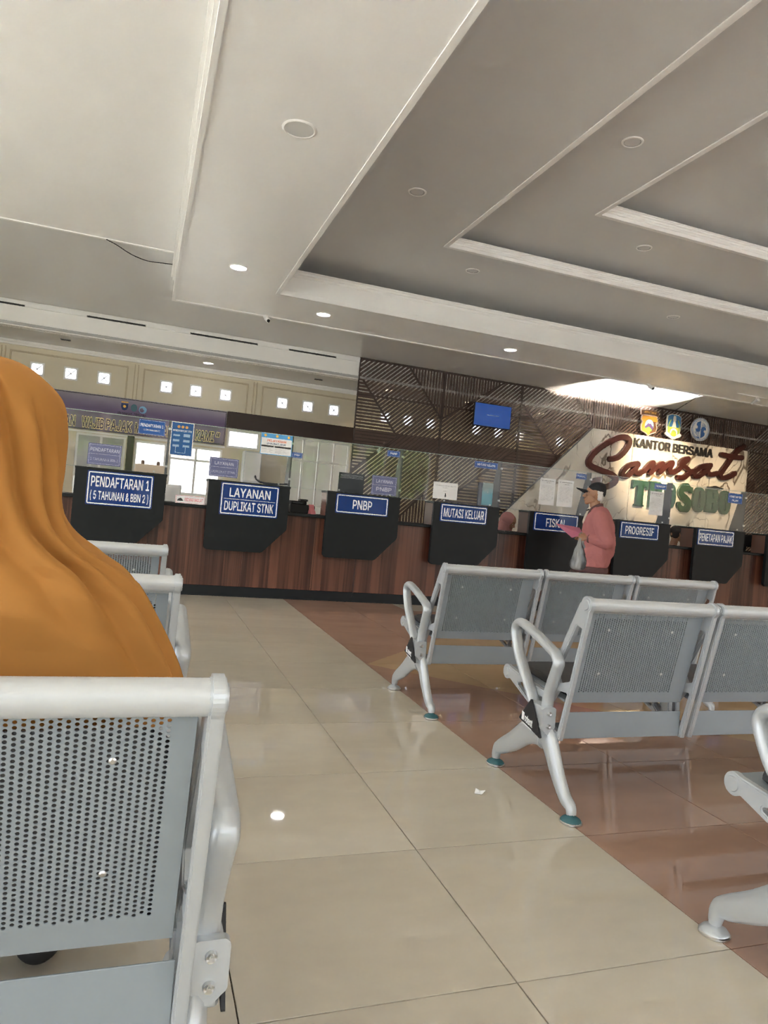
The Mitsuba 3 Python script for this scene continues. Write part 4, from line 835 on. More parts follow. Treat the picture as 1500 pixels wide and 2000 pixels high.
part(e, 'mountain', plate(G(Polygon([(-.14, -.09), (-.02, .03), (.02, .03), (.14, -.09), (.08, -.16), (-.08, -.16)]).intersection(ov)), YE - .0125, .002), 'mat_em_purple', False)
part(e, 'field_strip', plate(G(Polygon([(-.12, -.12), (-.01, -.06), (.05, -.10), (.09, -.15), (0, -.2), (-.1, -.17)]).intersection(ov)), YE - .0145, .002), 'mat_em_green', False)
part(e, 'plume', plate(G(Polygon([(-.02, .02), (.02, .02), (.035, .06), (.0, .085), (-.035, .065)]).buffer(.01)), YE - .0135, .002), 'mat_em_white', False)
e = thing('emblem', 'blue shield emblem with a white monument and yellow base ribbon', 'emblem', 'emblems above the marble board')
cx, cz = 12.335, 3.755
sh = Polygon([(-.19, .23), (-.10, .275), (.10, .275), (.19, .23), (.20, .05), (.175, -.16), (.0, -.24), (-.175, -.16), (-.20, .05)]).buffer(.01)
low_ = Polygon([(-.205, -.02), (.205, -.02), (.175, -.17), (0, -.25), (-.175, -.17)])
rib = Polygon([(-.235, -.20), (-.19, -.17), (0, -.275), (.19, -.17), (.235, -.20), (.20, -.235), (0, -.315), (-.20, -.235)]).buffer(.008)
G = lambda g: ctr(g, cx, cz, 1.0)
layers(e, [('rim', G(unary_union([sh.buffer(.014), rib.buffer(.010)])), 'mat_em_white'), ('field', G(sh.buffer(-.004)), 'mat_em_blue'), ('grain', G(low_.intersection(sh.buffer(-.004))), 'mat_em_lime')])
part(e, 'monument', plate(G(Polygon([(-.035, .26), (.035, .26), (.05, .16), (.03, .12), (.075, -.06), (-.075, -.06), (-.03, .12), (-.05, .16)])), YE - .0125, .002), 'mat_em_white', False)
part(e, 'stalk', plate(G(unary_union([LineString(smooth_path([(s * .15, -.10), (s * .165, .02), (s * .11, .15)], 5)).buffer(.014) for s in (-1, 1)])), YE - .0125, .002), 'mat_em_lime', False)
part(e, 'base_field', plate(G(sbox(-.12, -.09, .13, -.035).union(affinity.scale(Point(0, -.20).buffer(.09), 1, .62))), YE - .0130, .002), 'mat_em_yellow', False)
part(e, 'arch', plate(G(Point(0, -.16).buffer(.115).difference(Point(0, -.17).buffer(.075)).intersection(sbox(-.2, -.19, .2, .0))), YE - .0150, .002), 'mat_em_white', False)
part(e, 'ribbon', plate(G(rib.difference(Polygon([(-.09, -.30), (.09, -.30), (.07, -.19), (-.07, -.19)]))), YE - .0140, .002), 'mat_em_white', False)
e = thing('emblem', 'round white emblem with blue swirls and a double blue ring', 'emblem', 'emblems above the marble board')
cx, cz = 13.172, 3.782
C0 = Point(0, 0)
G = lambda g: ctr(g, cx, cz, 1.0)
inner = C0.buffer(.232, quad_segs=16)
left = Polygon([(-.018, .205), (-.018, -.01), (-.03, -.05), (-.08, -.07), (-.14, -.05), (-.155, .0), (-.10, .0), (-.085, .06), (-.13, .10), (-.12, .15)]).buffer(.008)
rgt = Polygon([(.018, -.215), (.018, .0), (.035, .05), (.09, .07), (.15, .05), (.165, .0), (.105, .0), (.085, -.06), (.135, -.09), (.12, -.15)]).buffer(.008)
arcs = unary_union([Point(-.0, .02).buffer(r).difference(Point(0, .02).buffer(r - .009)).intersection(sbox(-.3, -.3, -.03, -.07)) for r in (.13, .165, .2)] + [Point(.0, -.02).buffer(r).difference(Point(0, -.02).buffer(r - .009)).intersection(sbox(.03, .07, .3, .3)) for r in (.13, .165, .2)])
layers(e, [('disc', G(C0.buffer(.292, quad_segs=20)), 'mat_em_white'), ('ring', G(C0.buffer(.278, quad_segs=20).difference(C0.buffer(.268, quad_segs=20)).union(C0.buffer(.245, quad_segs=20).difference(C0.buffer(.238, quad_segs=20)))), 'mat_em_royal'), ('swirl', G(unary_union([left, rgt, arcs, C0.buffer(.232).intersection(sbox(-.12, -.25, -.02, -.19))]).intersection(inner)), 'mat_em_royal')])

for key_, cx, cz in (('emblem', 11.585, 3.715), ('emblem_001', 12.335, 3.755), ('emblem_002', 13.172, 3.782)):
    for dz in (-.10, .10): part(key_, 'mount', cyl((cx, YE + .03, cz + dz), (cx, YS + .004, cz + dz), .012), 'mat_dark_grey', 40)
# ------------------------------------------------------------------ people
def SPH(p, r, n=20): return m3.Manifold.sphere(float(r), n).translate([float(v) for v in p])
def chain(pts):
    "list of (x, y, z, r): hulls of neighbouring spheres"
    return [m3.Manifold.batch_hull([SPH(a[:3], a[3]), SPH(b[:3], b[3])]) for a, b in zip(pts, pts[1:])]
def fuse(ms): return m3.Manifold.batch_boolean(ms, m3.OpType.Add)
def to_tri(m):
    q_ = m.to_mesh(); return trimesh.Trimesh(q_.vert_properties[:, :3], q_.tri_verts, process=True)
def soft(m, edge=.012, it=12):
    t = to_tri(m.refine_to_length(edge)); trimesh.smoothing.filter_taubin(t, iterations=it); return t
def to_man(t): return m3.Manifold(m3.Mesh(np.asarray(t.vertices, np.float32), np.asarray(t.faces, np.uint32)))
def loft(rings, n=96, fold=None):
    "rings: (z, cx, cy, rx, ry); interpolated smoothly, closed at both ends; fold(theta, z) -> radial offset"
    R_ = np.array(rings, float); z = R_[:, 0]; K = 10
    P = smooth_path(R_, K); th = np.arange(n) * 2 * np.pi / n
    V = []
    for zz, cx, cy, rx, ry in P:
        o = fold(th, zz) if fold is not None else 0.0
        V.append(np.column_stack([cx + (max(rx, .001) + o) * np.cos(th), cy + (max(ry, .001) + o) * np.sin(th), np.full(n, zz)]))
    v = np.vstack(V); N = len(P); f = []
    i, j = np.meshgrid(np.arange(N - 1), np.arange(n), indexing='ij'); j2 = (j + 1) % n
    qd_ = np.stack([i * n + j, i * n + j2, (i + 1) * n + j2, (i + 1) * n + j], -1).reshape(-1, 4)
    f = np.vstack([qd_[:, [0, 1, 2]], qd_[:, [0, 2, 3]]])
    if P[0, 0] > P[-1, 0]: f = f[:, ::-1]
    c0, c1 = len(v), len(v) + 1
    v = np.vstack([v, [[P[0, 1], P[0, 2], P[0, 0]], [P[-1, 1], P[-1, 2], P[-1, 0]]]])
    k = np.arange(n); k2 = (k + 1) % n
    a = np.stack([k * 0 + c0, k2, k], 1); b = np.stack([k * 0 + c1, (N - 1) * n + k, (N - 1) * n + k2], 1)
    if P[0, 0] > P[-1, 0]: a, b = a[:, ::-1], b[:, ::-1]
    return trimesh.Trimesh(v, np.vstack([f, a, b]), process=False)
def place(m, O, fwd):
    "local frame (forward, left, up) to the world"
    f = np.array([math.cos(fwd), math.sin(fwd)]); l = np.array([-f[1], f[0]])
    v = np.array(m.vertices); w = np.column_stack([O[0] + v[:, 0] * f[0] + v[:, 1] * l[0], O[1] + v[:, 0] * f[1] + v[:, 1] * l[1], v[:, 2] + (O[2] if len(O) > 2 else 0)])
    return trimesh.Trimesh(w, m.faces, process=False)
mat('skin', (0.36, 0.185, 0.105), 0.5); mat('skin_dark', (0.25, 0.125, 0.072), 0.5)
mat('hair_white', (0.62, 0.60, 0.57), 0.7); mat('hair_black', (0.012, 0.010, 0.010), 0.5)
mat('lip', (0.26, 0.105, 0.085), 0.5); mat('eye_white', (0.6, 0.58, 0.55), 0.3)
mat('mustard', (0.335, 0.148, 0.036), 0.8, spec=0.2, sheen=0.3)
mat('dark_dress', (0.030, 0.020, 0.018), 0.8)

def head_parts(key, O, fwd, c, pitch=0.0, skin='mat_skin', scale=1.0, body=None):
    "facial details on a head whose centre is c (local); the head itself belongs to the body mesh"
    def W(m):
        v = np.array(m.vertices) * scale; cp, sp_ = math.cos(pitch), math.sin(pitch)
        v = np.column_stack([v[:, 0] * cp - v[:, 2] * sp_, v[:, 1], v[:, 0] * sp_ + v[:, 2] * cp]) + np.array(c)
        return place(trimesh.Trimesh(v, m.faces, process=False), O, fwd)
    for s in (1, -1):
        e = trimesh.creation.icosphere(2, .0095); e.apply_translation((.0765, s * .030, .010)); part(key, 'eye', W(e), 'mat_eye_white', True)
        i = trimesh.creation.icosphere(2, .0060); i.apply_translation((.0815, s * .030, .010)); part(key, 'iris', W(i), 'mat_hair_black', True)
        b = tube(smooth_path([(.088, s * .014, .030), (.089, s * .032, .036), (.078, s * .050, .029)], 4), .0035, n=6, up=(0, 0, 1)); part(key, 'eyebrow', W(b), 'mat_hair_black', True)
    l = tube(smooth_path([(.080, -.022, -.052), (.093, -.008, -.050), (.094, 0, -.051), (.093, .008, -.050), (.080, .022, -.052)], 4), [.002] * 4 + [.004] * 9 + [.002] * 4, n=8, up=(0, 0, 1)); part(key, 'mouth', W(l), 'mat_lip', True)
def head_solid(c, pitch=0.0, scale=1.0, ears=True):
    cp, sp_ = math.cos(pitch), math.sin(pitch)
    def q3(x, y, z): x, y, z = x * scale, y * scale, z * scale; return (c[0] + x * cp - z * sp_, c[1] + y, c[2] + x * sp_ + z * cp)
    S = lambda x, y, z, r: SPH(q3(x, y, z), r * scale, 28)
    ms = [m3.Manifold.batch_hull([S(-.018, .02, .032, .076), S(-.018, -.02, .032, .076), S(.022, .014, .030, .068), S(.022, -.014, .030, .068), S(-.028, 0, -.005, .070)]),
          m3.Manifold.batch_hull([S(.040, .028, -.018, .038), S(.040, -.028, -.018, .038), S(.062, .012, -.083, .025), S(.062, -.012, -.083, .025), S(-.005, .040, -.055, .024), S(-.005, -.040, -.055, .024), S(-.01, 0, .0, .066)]),
          m3.Manifold.batch_hull([S(.084, 0, .018, .008), S(.109, 0, -.018, .010), S(.088, .012, -.026, .009), S(.088, -.012, -.026, .009)]),
          m3.Manifold.batch_hull([S(.080, .018, -.052, .010), S(.080, -.018, -.052, .010), S(.086, 0, -.044, .010), S(.087, 0, -.060, .010)])]
    for s in (1, -1):
        ms.append(m3.Manifold.batch_hull([S(.066, s * .040, .030, .015), S(.078, s * .018, .032, .013)]))
        ms.append(m3.Manifold.batch_hull([S(.052, s * .044, -.022, .020), S(.066, s * .034, -.026, .016)]))
        if ears: ms.append(m3.Manifold.batch_hull([S(-.012, s * .080, .018, .011), S(-.018, s * .088, .012, .010), S(-.008, s * .077, -.020, .008)]))
    return ms
def hand_solid(wrist, tip, up, left=1, curl=.5, s=1.0):
    "palm and five fingers from the wrist towards tip; up = back of the hand; the fingers curl towards the palm side"
    w = np.array(wrist, float); d = np.array(tip, float) - w; d /= np.linalg.norm(d); u = np.array(up, float); u -= d * (d @ u); u /= np.linalg.norm(u); r = np.cross(d, u) * left
    P = lambda a, b, c_: w + s * (d * a + r * b + u * c_)
    H = lambda *ps: m3.Manifold.batch_hull([SPH(P(*p_[:3]), p_[3] * s, 14) for p_ in ps])
    ms = [H((.0, .012, 0, .019), (.0, -.012, 0, .019), (.075, .030, 0, .012), (.078, .0, .002, .013), (.070, -.030, 0, .012))]
    for k, (b, L) in enumerate(((.030, .066), (.010, .076), (-.010, .070), (-.029, .054))):
        pts, a, c_, ang = [], .078, 0.0, 0.0
        pts.append((a, b, c_, .0095))
        for seg, rr in ((.42, .0088), (.32, .0082), (.26, .0072)):
            ang += curl * (1.0 if len(pts) > 1 else .6); a += L * seg * math.cos(ang); c_ -= L * seg * math.sin(ang); pts.append((a, b * 1.08, c_, rr))
        ms += [H(p_, q_) for p_, q_ in zip(pts, pts[1:])]
    th = [(.020, .026, -.006, .014), (.045, .046, -.016, .011), (.068, .052, -.024, .0098), (.088, .048, -.030, .0085)]
    ms += [H(p_, q_) for p_, q_ in zip(th, th[1:])]
    return ms

# --- seated person in the mustard hijab, seen from behind (local: forward = +y of the hall)
HX, HY = -.225, 1.185
pk = thing('person', 'person seen from behind in a long mustard yellow hijab, sitting on the nearest bench', 'person')
O, FW = (HX, 0.0, 0.0), math.pi / 2
loc = lambda x, y, z, r: (y, -x, z, r)                   # hall offsets (x to the right) to the local frame
def BD(g, hands=True, grow=0.0):
    ch = []
    for s in (1, -1):
        ch += chain([loc(s * .13, 1.175, .80, .055 + g), loc(s * .205, 1.19, .70, .050 + g), loc(s * .225, 1.235, .585, .045 + g)])
        ch += chain([loc(s * .225, 1.235, .585, .043 + g), loc(s * .15, 1.36, .545, .036 + g), loc(s * .085, 1.435, .530, .028 + g)])
        ch += chain([loc(s * .085, 1.155, .475, .078 + g), loc(s * .095, 1.35, .485, .072 + g), loc(s * .10, 1.535, .470, .056 + g), loc(s * .10, 1.56, .28, .050 + g), loc(s * .10, 1.565, .095, .040 + g)])
        if not grow: ch += chain([loc(s * .10, 1.565, .09, .038), loc(s * .105, 1.60, .045, .036), loc(s * .115, 1.70, .034, .030)])
    ch += chain([loc(-.09, 1.16, .49, .10 + g), loc(.09, 1.16, .49, .10 + g)]) + [m3.Manifold.batch_hull([SPH(loc(s * .07, 1.15, z, 0)[:3], r + g) for s in (1, -1) for z, r in ((.50, .11), (.62, .095))])]
    ch += [m3.Manifold.batch_hull([SPH(loc(s * w, 1.16, z, 0)[:3], r + g) for s in (1, -1) for z, r, w in ((.60, .095, .07), (.74, .095, .09), (.81, .062, .115))])]
    return ch
body = BD(0) + chain([loc(0, 1.17, .82, .06), loc(0, 1.18, .97, .052)]) + head_solid((1.185, 0, 1.045), ears=True)
for s in (1, -1): body += hand_solid(loc(s * .085, 1.435, .530, 0)[:3], loc(s * .03, 1.52, .515, 0)[:3], (0, 0, 1), left=s)
_b = soft(fuse(body), .012, 10); _b.vertices[:, 0] = np.where((_b.vertices[:, 2] > .40) & (_b.vertices[:, 2] < .84), np.maximum(_b.vertices[:, 0], 1.075 + np.clip((.78 - _b.vertices[:, 2]) * .22, -.02, .08)), _b.vertices[:, 0])
part(pk, 'body', place(_b, O, FW), 'mat_skin_dark', True)
head_parts(pk, O, FW, (1.185, 0, 1.045))
def behind_rail(t):
    v = np.array(t.vertices); v[:, 0] = np.where((v[:, 2] > .40) & (v[:, 2] < .84), np.maximum(v[:, 0], 1.060 + np.clip((.78 - v[:, 2]) * .22, -.02, .08)), v[:, 0]); return trimesh.Trimesh(v, t.faces, process=False)
part(pk, 'dress', place(behind_rail(soft(fuse(BD(.016, grow=1)), .018, 10)), O, FW), 'mat_dark_dress', True, 'dark dress')
part(pk, 'shoe', place(soft(fuse(chain([loc(.105, 1.575, .045, .046), loc(.116, 1.70, .038, .038)])), .012), O, FW), 'mat_black_matte', True)
part(pk, 'shoe', place(soft(fuse(chain([loc(-.105, 1.575, .045, .046), loc(-.116, 1.70, .038, .038)])), .012), O, FW), 'mat_black_matte', True)
def hij_fold(th, z):
    # th = 0 towards +x, -pi/2 towards the camera; long creases fall from upper left to lower right
    t = np.where(th > np.pi, th - 2 * np.pi, th)
    h = np.clip((1.17 - z) / .48, 0, 1)
    o = np.zeros_like(t)
    for c0, sl, w, a, z0, z1 in ((-2.05, 1.15, .22, .012, 1.16, .80), (-1.55, 1.05, .16, .011, 1.17, .82), (-1.05, .75, .13, .009, 1.12, .84), (-.62, .45, .11, .008, 1.06, .86), (-2.6, 1.1, .2, .010, 1.14, .80), (-2.35, .6, .30, .016, .98, .68), (-1.35, .55, .26, .018, .93, .66), (-.70, .25, .20, .017, .86, .66), (-1.9, .35, .20, .013, .88, .66), (-.25, .10, .16, .012, .90, .66), (.25, .1, .2, .010, .95, .66), (-2.9, .3, .2, .012, .90, .66)):
        k = np.clip((z0 - z) / .05, 0, 1) * np.clip((z - z1) / .05 + .6, 0, 1)
        x = (t - (c0 + sl * (1.17 - z) / .5)) / w
        o += 1.7 * a * k * (np.exp(-x ** 2) - .75 * np.exp(-((x - 1.1) / .42) ** 2))
    P = np.column_stack([np.cos(t) * 2.2 + 3, np.sin(t) * 2.2 + 3, np.full_like(t, z * 7.0)])
    o += (meshkit.fbm(P, 3, 5) - .5) * .016 * (.25 + .75 * h)
    return o
HR = [(1.176, -.235, 1.185, .004, .004), (1.172, -.235, 1.185, .045, .05), (1.155, -.232, 1.185, .074, .085), (1.122, -.228, 1.188, .103, .110), (1.075, -.226, 1.190, .111, .118), (1.02, -.226, 1.188, .113, .114), (.97, -.226, 1.180, .113, .106), (.925, -.225, 1.175, .128, .104), (.893, -.225, 1.172, .162, .108), (.868, -.225, 1.172, .200, .114), (.838, -.225, 1.172, .226, .134), (.79, -.225, 1.175, .256, .150), (.745, -.225, 1.178, .282, .162), (.70, -.225, 1.182, .300, .170), (.66, -.225, 1.185, .306, .172), (.63, -.225, 1.185, .302, .148), (.628, -.225, 1.185, .20, .10)]
hj = loft(HR, 180, hij_fold)
# keep the cloth clear of the bench back: everything nearer the camera than its front pad moves forward
v = np.array(hj.vertices); lim = .945 + np.clip((.80 - v[:, 2]) * .22, -.08, .1); low_m = v[:, 2] < .84
yy = np.where(low_m, np.maximum(v[:, 1], lim + .006 * np.sin(v[:, 0] * 40)), v[:, 1]); v[:, 1] = yy
# open the cloth over the face
fm = np.exp(-(((v[:, 0] - HX) / .055) ** 2 + ((v[:, 2] - 1.045) / .075) ** 2) ** 2) * (v[:, 1] > 1.22); v[:, 1] -= fm * .045
part(pk, 'hijab', trimesh.Trimesh(v, hj.faces, process=False), 'mat_mustard', True, 'long mustard yellow hijab')

# --- old man at the counter
MO = np.array([4.62, 6.35, 0.0]); MF = math.atan2(.58832, -.80863)
om = thing('person', 'elderly man in a black cap and dusty pink jacket standing at the counter', 'person')
mat('jacket', (0.40, 0.150, 0.142), 0.8, spec=0.25, sheen=0.4); mat('rib', (0.105, 0.050, 0.048), 0.85); mat('shirt_cream', (0.55, 0.48, 0.38), 0.8); mat('cap', (0.0075, 0.008, 0.010), 0.75); mat('trousers', (0.022, 0.022, 0.027), 0.8)
mat('skin_old', (0.34, 0.175, 0.10), 0.55)
HC = (.018, 0, 1.372)
arms = []
WL, TL, WR, TR = (.038, .135, .905), (.150, .095, .948), (.075, -.085, .915), (.180, -.035, .950)
bd = head_solid(HC, .06, .98) + chain([(-.030, 0, 1.16, .062), (-.005, 0, 1.25, .055), (.0, 0, 1.31, .052)])
bd += [m3.Manifold.batch_hull([SPH((a, s * b, z), r) for s in (1, -1) for a, b, z, r in ((-.05, .10, 1.13, .07), (-.06, .08, .85, .09), (-.02, .07, .70, .10))])]
for s, w_, e_ in ((1, WL, (-.13, .235, .885)), (-1, WR, (-.08, -.22, .885))):
    bd += chain([(-.055, s * .155, 1.14, .055), (e_[0], e_[1], e_[2], .042), (*w_, .026)])
    bd += chain([(-.01, s * .085, .68, .085), (.015, s * .085, .40, .058), (-.02, s * .09, .10, .042), (-.01, s * .09, .055, .040), (.14, s * .105, .036, .030)])
bd += hand_solid(WL, TL, (-.1, .75, .55), left=-1, curl=.55) + hand_solid(WR, TR, (-.1, -.75, .55), left=1, curl=.5)
part(om, 'body', place(soft(fuse(bd), .008, 8), MO, MF), 'mat_skin_old', True)
head_parts(om, MO, MF, HC, .06, scale=.98)
JR = [(1.268, -.028, 0, .030, .035), (1.262, -.030, 0, .052, .060), (1.235, -.045, 0, .085, .118), (1.20, -.055, 0, .108, .165), (1.15, -.058, 0, .135, .192), (1.08, -.062, 0, .160, .205), (1.0, -.070, 0, .172, .212), (.90, -.072, 0, .180, .212), (.80, -.058, 0, .186, .212), (.70, -.030, 0, .192, .212), (.635, -.015, 0, .194, .210), (.605, -.010, 0, .176, .198), (.597, -.010, 0, .12, .13)]
def jfold(th, z):
    P = np.column_stack([np.cos(th) * 2.2 + 1, np.sin(th) * 2.2 + 1, np.full_like(th, z * 6.0)])
    return (meshkit.fbm(P, 3, 2) - .5) * .030 + .007 * np.sin(th * 5 + z * 14) * np.clip((1.2 - z) * 3, 0, 1)
torso = to_man(loft(JR, 64, jfold))
slv = []
for s, w_, e_ in ((1, WL, (-.150, .238, .885)), (-1, WR, (-.09, -.225, .885))):
    cu = np.array(w_) * .82 + np.array(e_) * .18
    slv += chain([(-.055, s * .150, 1.145, .082), (-.10, s * .215, 1.02, .078), (*e_, .074)]) + chain([(*e_, .074), (*(cu * .5 + np.array(e_) * .5), .066), (*cu, .052)])
jk = soft(fuse([torso] + slv), .013, 8)
vj = np.array(jk.vertices); nz = meshkit.fbm(vj * 16, 3, 9) - .5; vj += np.array(jk.vertex_normals) * (nz * .016)[:, None]
jk = trimesh.Trimesh(vj, jk.faces, process=False)
part(om, 'jacket', place(jk, MO, MF), 'mat_jacket', True, 'loose dusty pink jacket')
part(om, 'collar', place(tube(smooth_path([(.062, .035, 1.085), (.050, .060, 1.16), (.015, .082, 1.225), (-.045, .070, 1.262), (-.078, 0, 1.272), (-.045, -.070, 1.262), (.015, -.082, 1.225), (.050, -.060, 1.16), (.062, -.035, 1.085)], 6), .022, .013, up=(0, 0, 1)), MO, MF), 'mat_rib', True, 'dark ribbed collar')
part(om, 'shirt', place(soft(fuse(chain([(.030, 0, 1.215, .040), (.052, 0, 1.14, .045), (.075, 0, 1.08, .038)])), .012), MO, MF), 'mat_shirt_cream', True)
part(om, 'neckline', place(tube(smooth_path([(.055, .045, 1.215), (.078, 0, 1.205), (.055, -.045, 1.215)], 5), .007, n=8, up=(0, 0, 1)), MO, MF), 'mat_black_matte', True)
part(om, 'waistband', place(loft([(.612, -.010, 0, .170, .190), (.600, -.010, 0, .184, .204), (.575, -.012, 0, .186, .205), (.548, -.012, 0, .180, .200), (.540, -.012, 0, .15, .17)], 64, lambda th, z: .0018 * np.sin(th * 44)), MO, MF), 'mat_rib', True, 'dark ribbed waistband')
for s, w_, e_ in ((1, WL, (-.150, .238, .885)), (-1, WR, (-.09, -.225, .885))):
    a_, b_ = np.array(w_) * .84 + np.array(e_) * .16, np.array(w_) * 1.0
    part(om, 'cuff', place(tube([a_, a_ * .5 + b_ * .5], .050, .050, up=(0, 0, 1), n=20), MO, MF), 'mat_rib', 40)
tr_ = []
for s in (1, -1): tr_ += chain([(-.01, s * .085, .62, .108), (.015, s * .088, .40, .085), (-.015, s * .09, .10, .070)])
part(om, 'trousers', place(soft(fuse(tr_), .014), MO, MF), 'mat_trousers', True)
for s in (1, -1): part(om, 'shoe', place(soft(fuse(chain([(-.025, s * .09, .045, .046), (.06, s * .10, .042, .044), (.15, s * .108, .034, .034)])), .012), MO, MF), 'mat_black_matte', True)
# white hair below the cap, and the cap
hr = fuse([m3.Manifold.batch_hull([SPH((HC[0] - .038, s * .018, HC[2] + .036), .074) for s in (1, -1)] + [SPH((HC[0] - .060, s * .032, HC[2] - .022), .036) for s in (1, -1)])]
          + [m3.Manifold.batch_hull([SPH((HC[0] - .02, s * .066, HC[2] + .045), .018), SPH((HC[0] - .045, s * .062, HC[2] + .0), .020)]) for s in (1, -1)])
ht = soft(hr, .010, 6); vh = np.array(ht.vertices); vh += np.array(ht.vertex_normals) * ((meshkit.fbm(vh * 60, 3) - .5) * .008)[:, None]
part(om, 'hair', place(trimesh.Trimesh(vh, ht.faces, process=False), MO, MF), 'mat_hair_white', True, 'short white hair')
CR_ = [(1.402, -.006, 0, .090, .084), (1.425, -.008, 0, .097, .090), (1.455, -.012, 0, .095, .088), (1.485, -.018, 0, .080, .075), (1.508, -.022, 0, .052, .050), (1.518, -.022, 0, .012, .012), (1.519, -.022, 0, .001, .001)]
cp_ = loft(CR_, 64)
vc = np.array(cp_.vertices); vc[:, 2] -= np.clip(-(vc[:, 0] + .0), 0, .2) * .38 * np.clip((1.50 - vc[:, 2]) / .1, 0, 1)
cpk = part(om, 'cap', place(trimesh.Trimesh(vc, cp_.faces, process=False), MO, MF), 'mat_cap', True, 'black baseball cap')
th_ = np.linspace(-1, 1, 21); bt = []
for zoff in (0.005, -.005):
    for r_ in np.linspace(0, 1, 6):
        for t_ in th_: bt.append((.050 + .125 * r_ * (1 - .42 * t_ ** 2) + .03 * (1 - t_ ** 2), t_ * .078 * (1 - .10 * r_), 1.420 + .020 * r_ - .040 * t_ ** 2 * (.35 + .65 * r_) + zoff))
bt = np.array(bt); ff_ = []
for i in range(5):
    for j in range(20):
        a0 = i * 21 + j; ff_ += [[a0, a0 + 21, a0 + 22], [a0, a0 + 22, a0 + 1], [126 + a0, 126 + a0 + 22, 126 + a0 + 21], [126 + a0, 126 + a0 + 1, 126 + a0 + 22]]
for j in range(20): a0 = 105 + j; ff_ += [[a0, 126 + a0, 126 + a0 + 1], [a0, 126 + a0 + 1, a0 + 1]]
part(cpk, 'brim', place(trimesh.Trimesh(bt, np.array(ff_), process=False), MO, MF), 'mat_cap', True)
part(cpk, 'badge', place(bx(.082, .086, -.014, .014, 1.452, 1.466), MO, MF), 'mat_paper', False)
# pink folder and grey plastic bag in his hands
fo = thing('folder', 'thin pink paper folder held by the elderly man in the cap', 'folder')
C4 = np.array([[.392, -.02, 1.034], [.135, -.105, 1.012], [.085, .085, .940], [.200, .165, .898]])
n4 = np.cross(C4[1] - C4[0], C4[3] - C4[0]); n4 /= np.linalg.norm(n4)
def sheet4(c, t): return trimesh.Trimesh(np.vstack([c, c + n4 * t]), np.array([[0, 2, 1], [0, 3, 2], [4, 5, 6], [4, 6, 7], [0, 1, 5], [0, 5, 4], [1, 2, 6], [1, 6, 5], [2, 3, 7], [2, 7, 6], [3, 0, 4], [3, 4, 7]]), process=False)
part(fo, 'cover', place(sheet4(C4, .0025), MO, MF), mat('folder_pink', (0.50, 0.16, 0.24), 0.6), False)
part(fo, 'papers', place(sheet4(C4 * .96 + C4.mean(0) * .04 + n4 * .003, .0015), MO, MF), 'mat_paper', False)
bg = thing('plastic_bag', 'grey thin plastic carrier bag hanging from the elderly man\'s hand', 'plastic bag')
BR = [(.925, .115, .115, .010, .010), (.90, .108, .118, .020, .018), (.84, .096, .122, .040, .034), (.76, .082, .125, .078, .058), (.69, .078, .126, .104, .075), (.63, .082, .126, .113, .082), (.585, .086, .126, .104, .078), (.562, .090, .126, .070, .055), (.556, .092, .126, .01, .01)]
def bfold(th, z):
    k = np.clip((z - .56) / .3, 0, 1)
    P = np.column_stack([np.cos(th) * 5 + 2, np.sin(th) * 5 + 2, np.full_like(th, z * 9)])
    return .010 * np.sin(th * 9 + 3 * np.sin(z * 8)) * (.25 + .75 * k) * np.clip((.93 - z) * 8, 0, 1) + (meshkit.fbm(P, 3) - .5) * .020 * np.clip((.9 - z) * 6, 0, 1)
scene['mat_bag'] = {'type': 'twosided', 'bsdf': {'type': 'principled', 'base_color': mikit.proc(lambda p, n, uv: mikit.mix((0.30, 0.30, 0.29), (0.045, 0.045, 0.045), mikit.smoothstep(.45, .75, mikit.fbm(p.x * 13, p.y * 13, p.z * 3.0, 3)))), 'roughness': .3, 'specular': .6}}
part(bg, 'sack', place(loft(BR, 96, bfold), MO, MF), 'mat_bag', True)
part(bg, 'handle', place(tube(smooth_path([(.112, .118, .915), (.100, .105, .950), (.110, .090, .965), (.122, .100, .945), (.118, .118, .915)], 6), .006, .003, n=8, up=(0, 1, 0)), MO, MF), 'mat_bag', True)

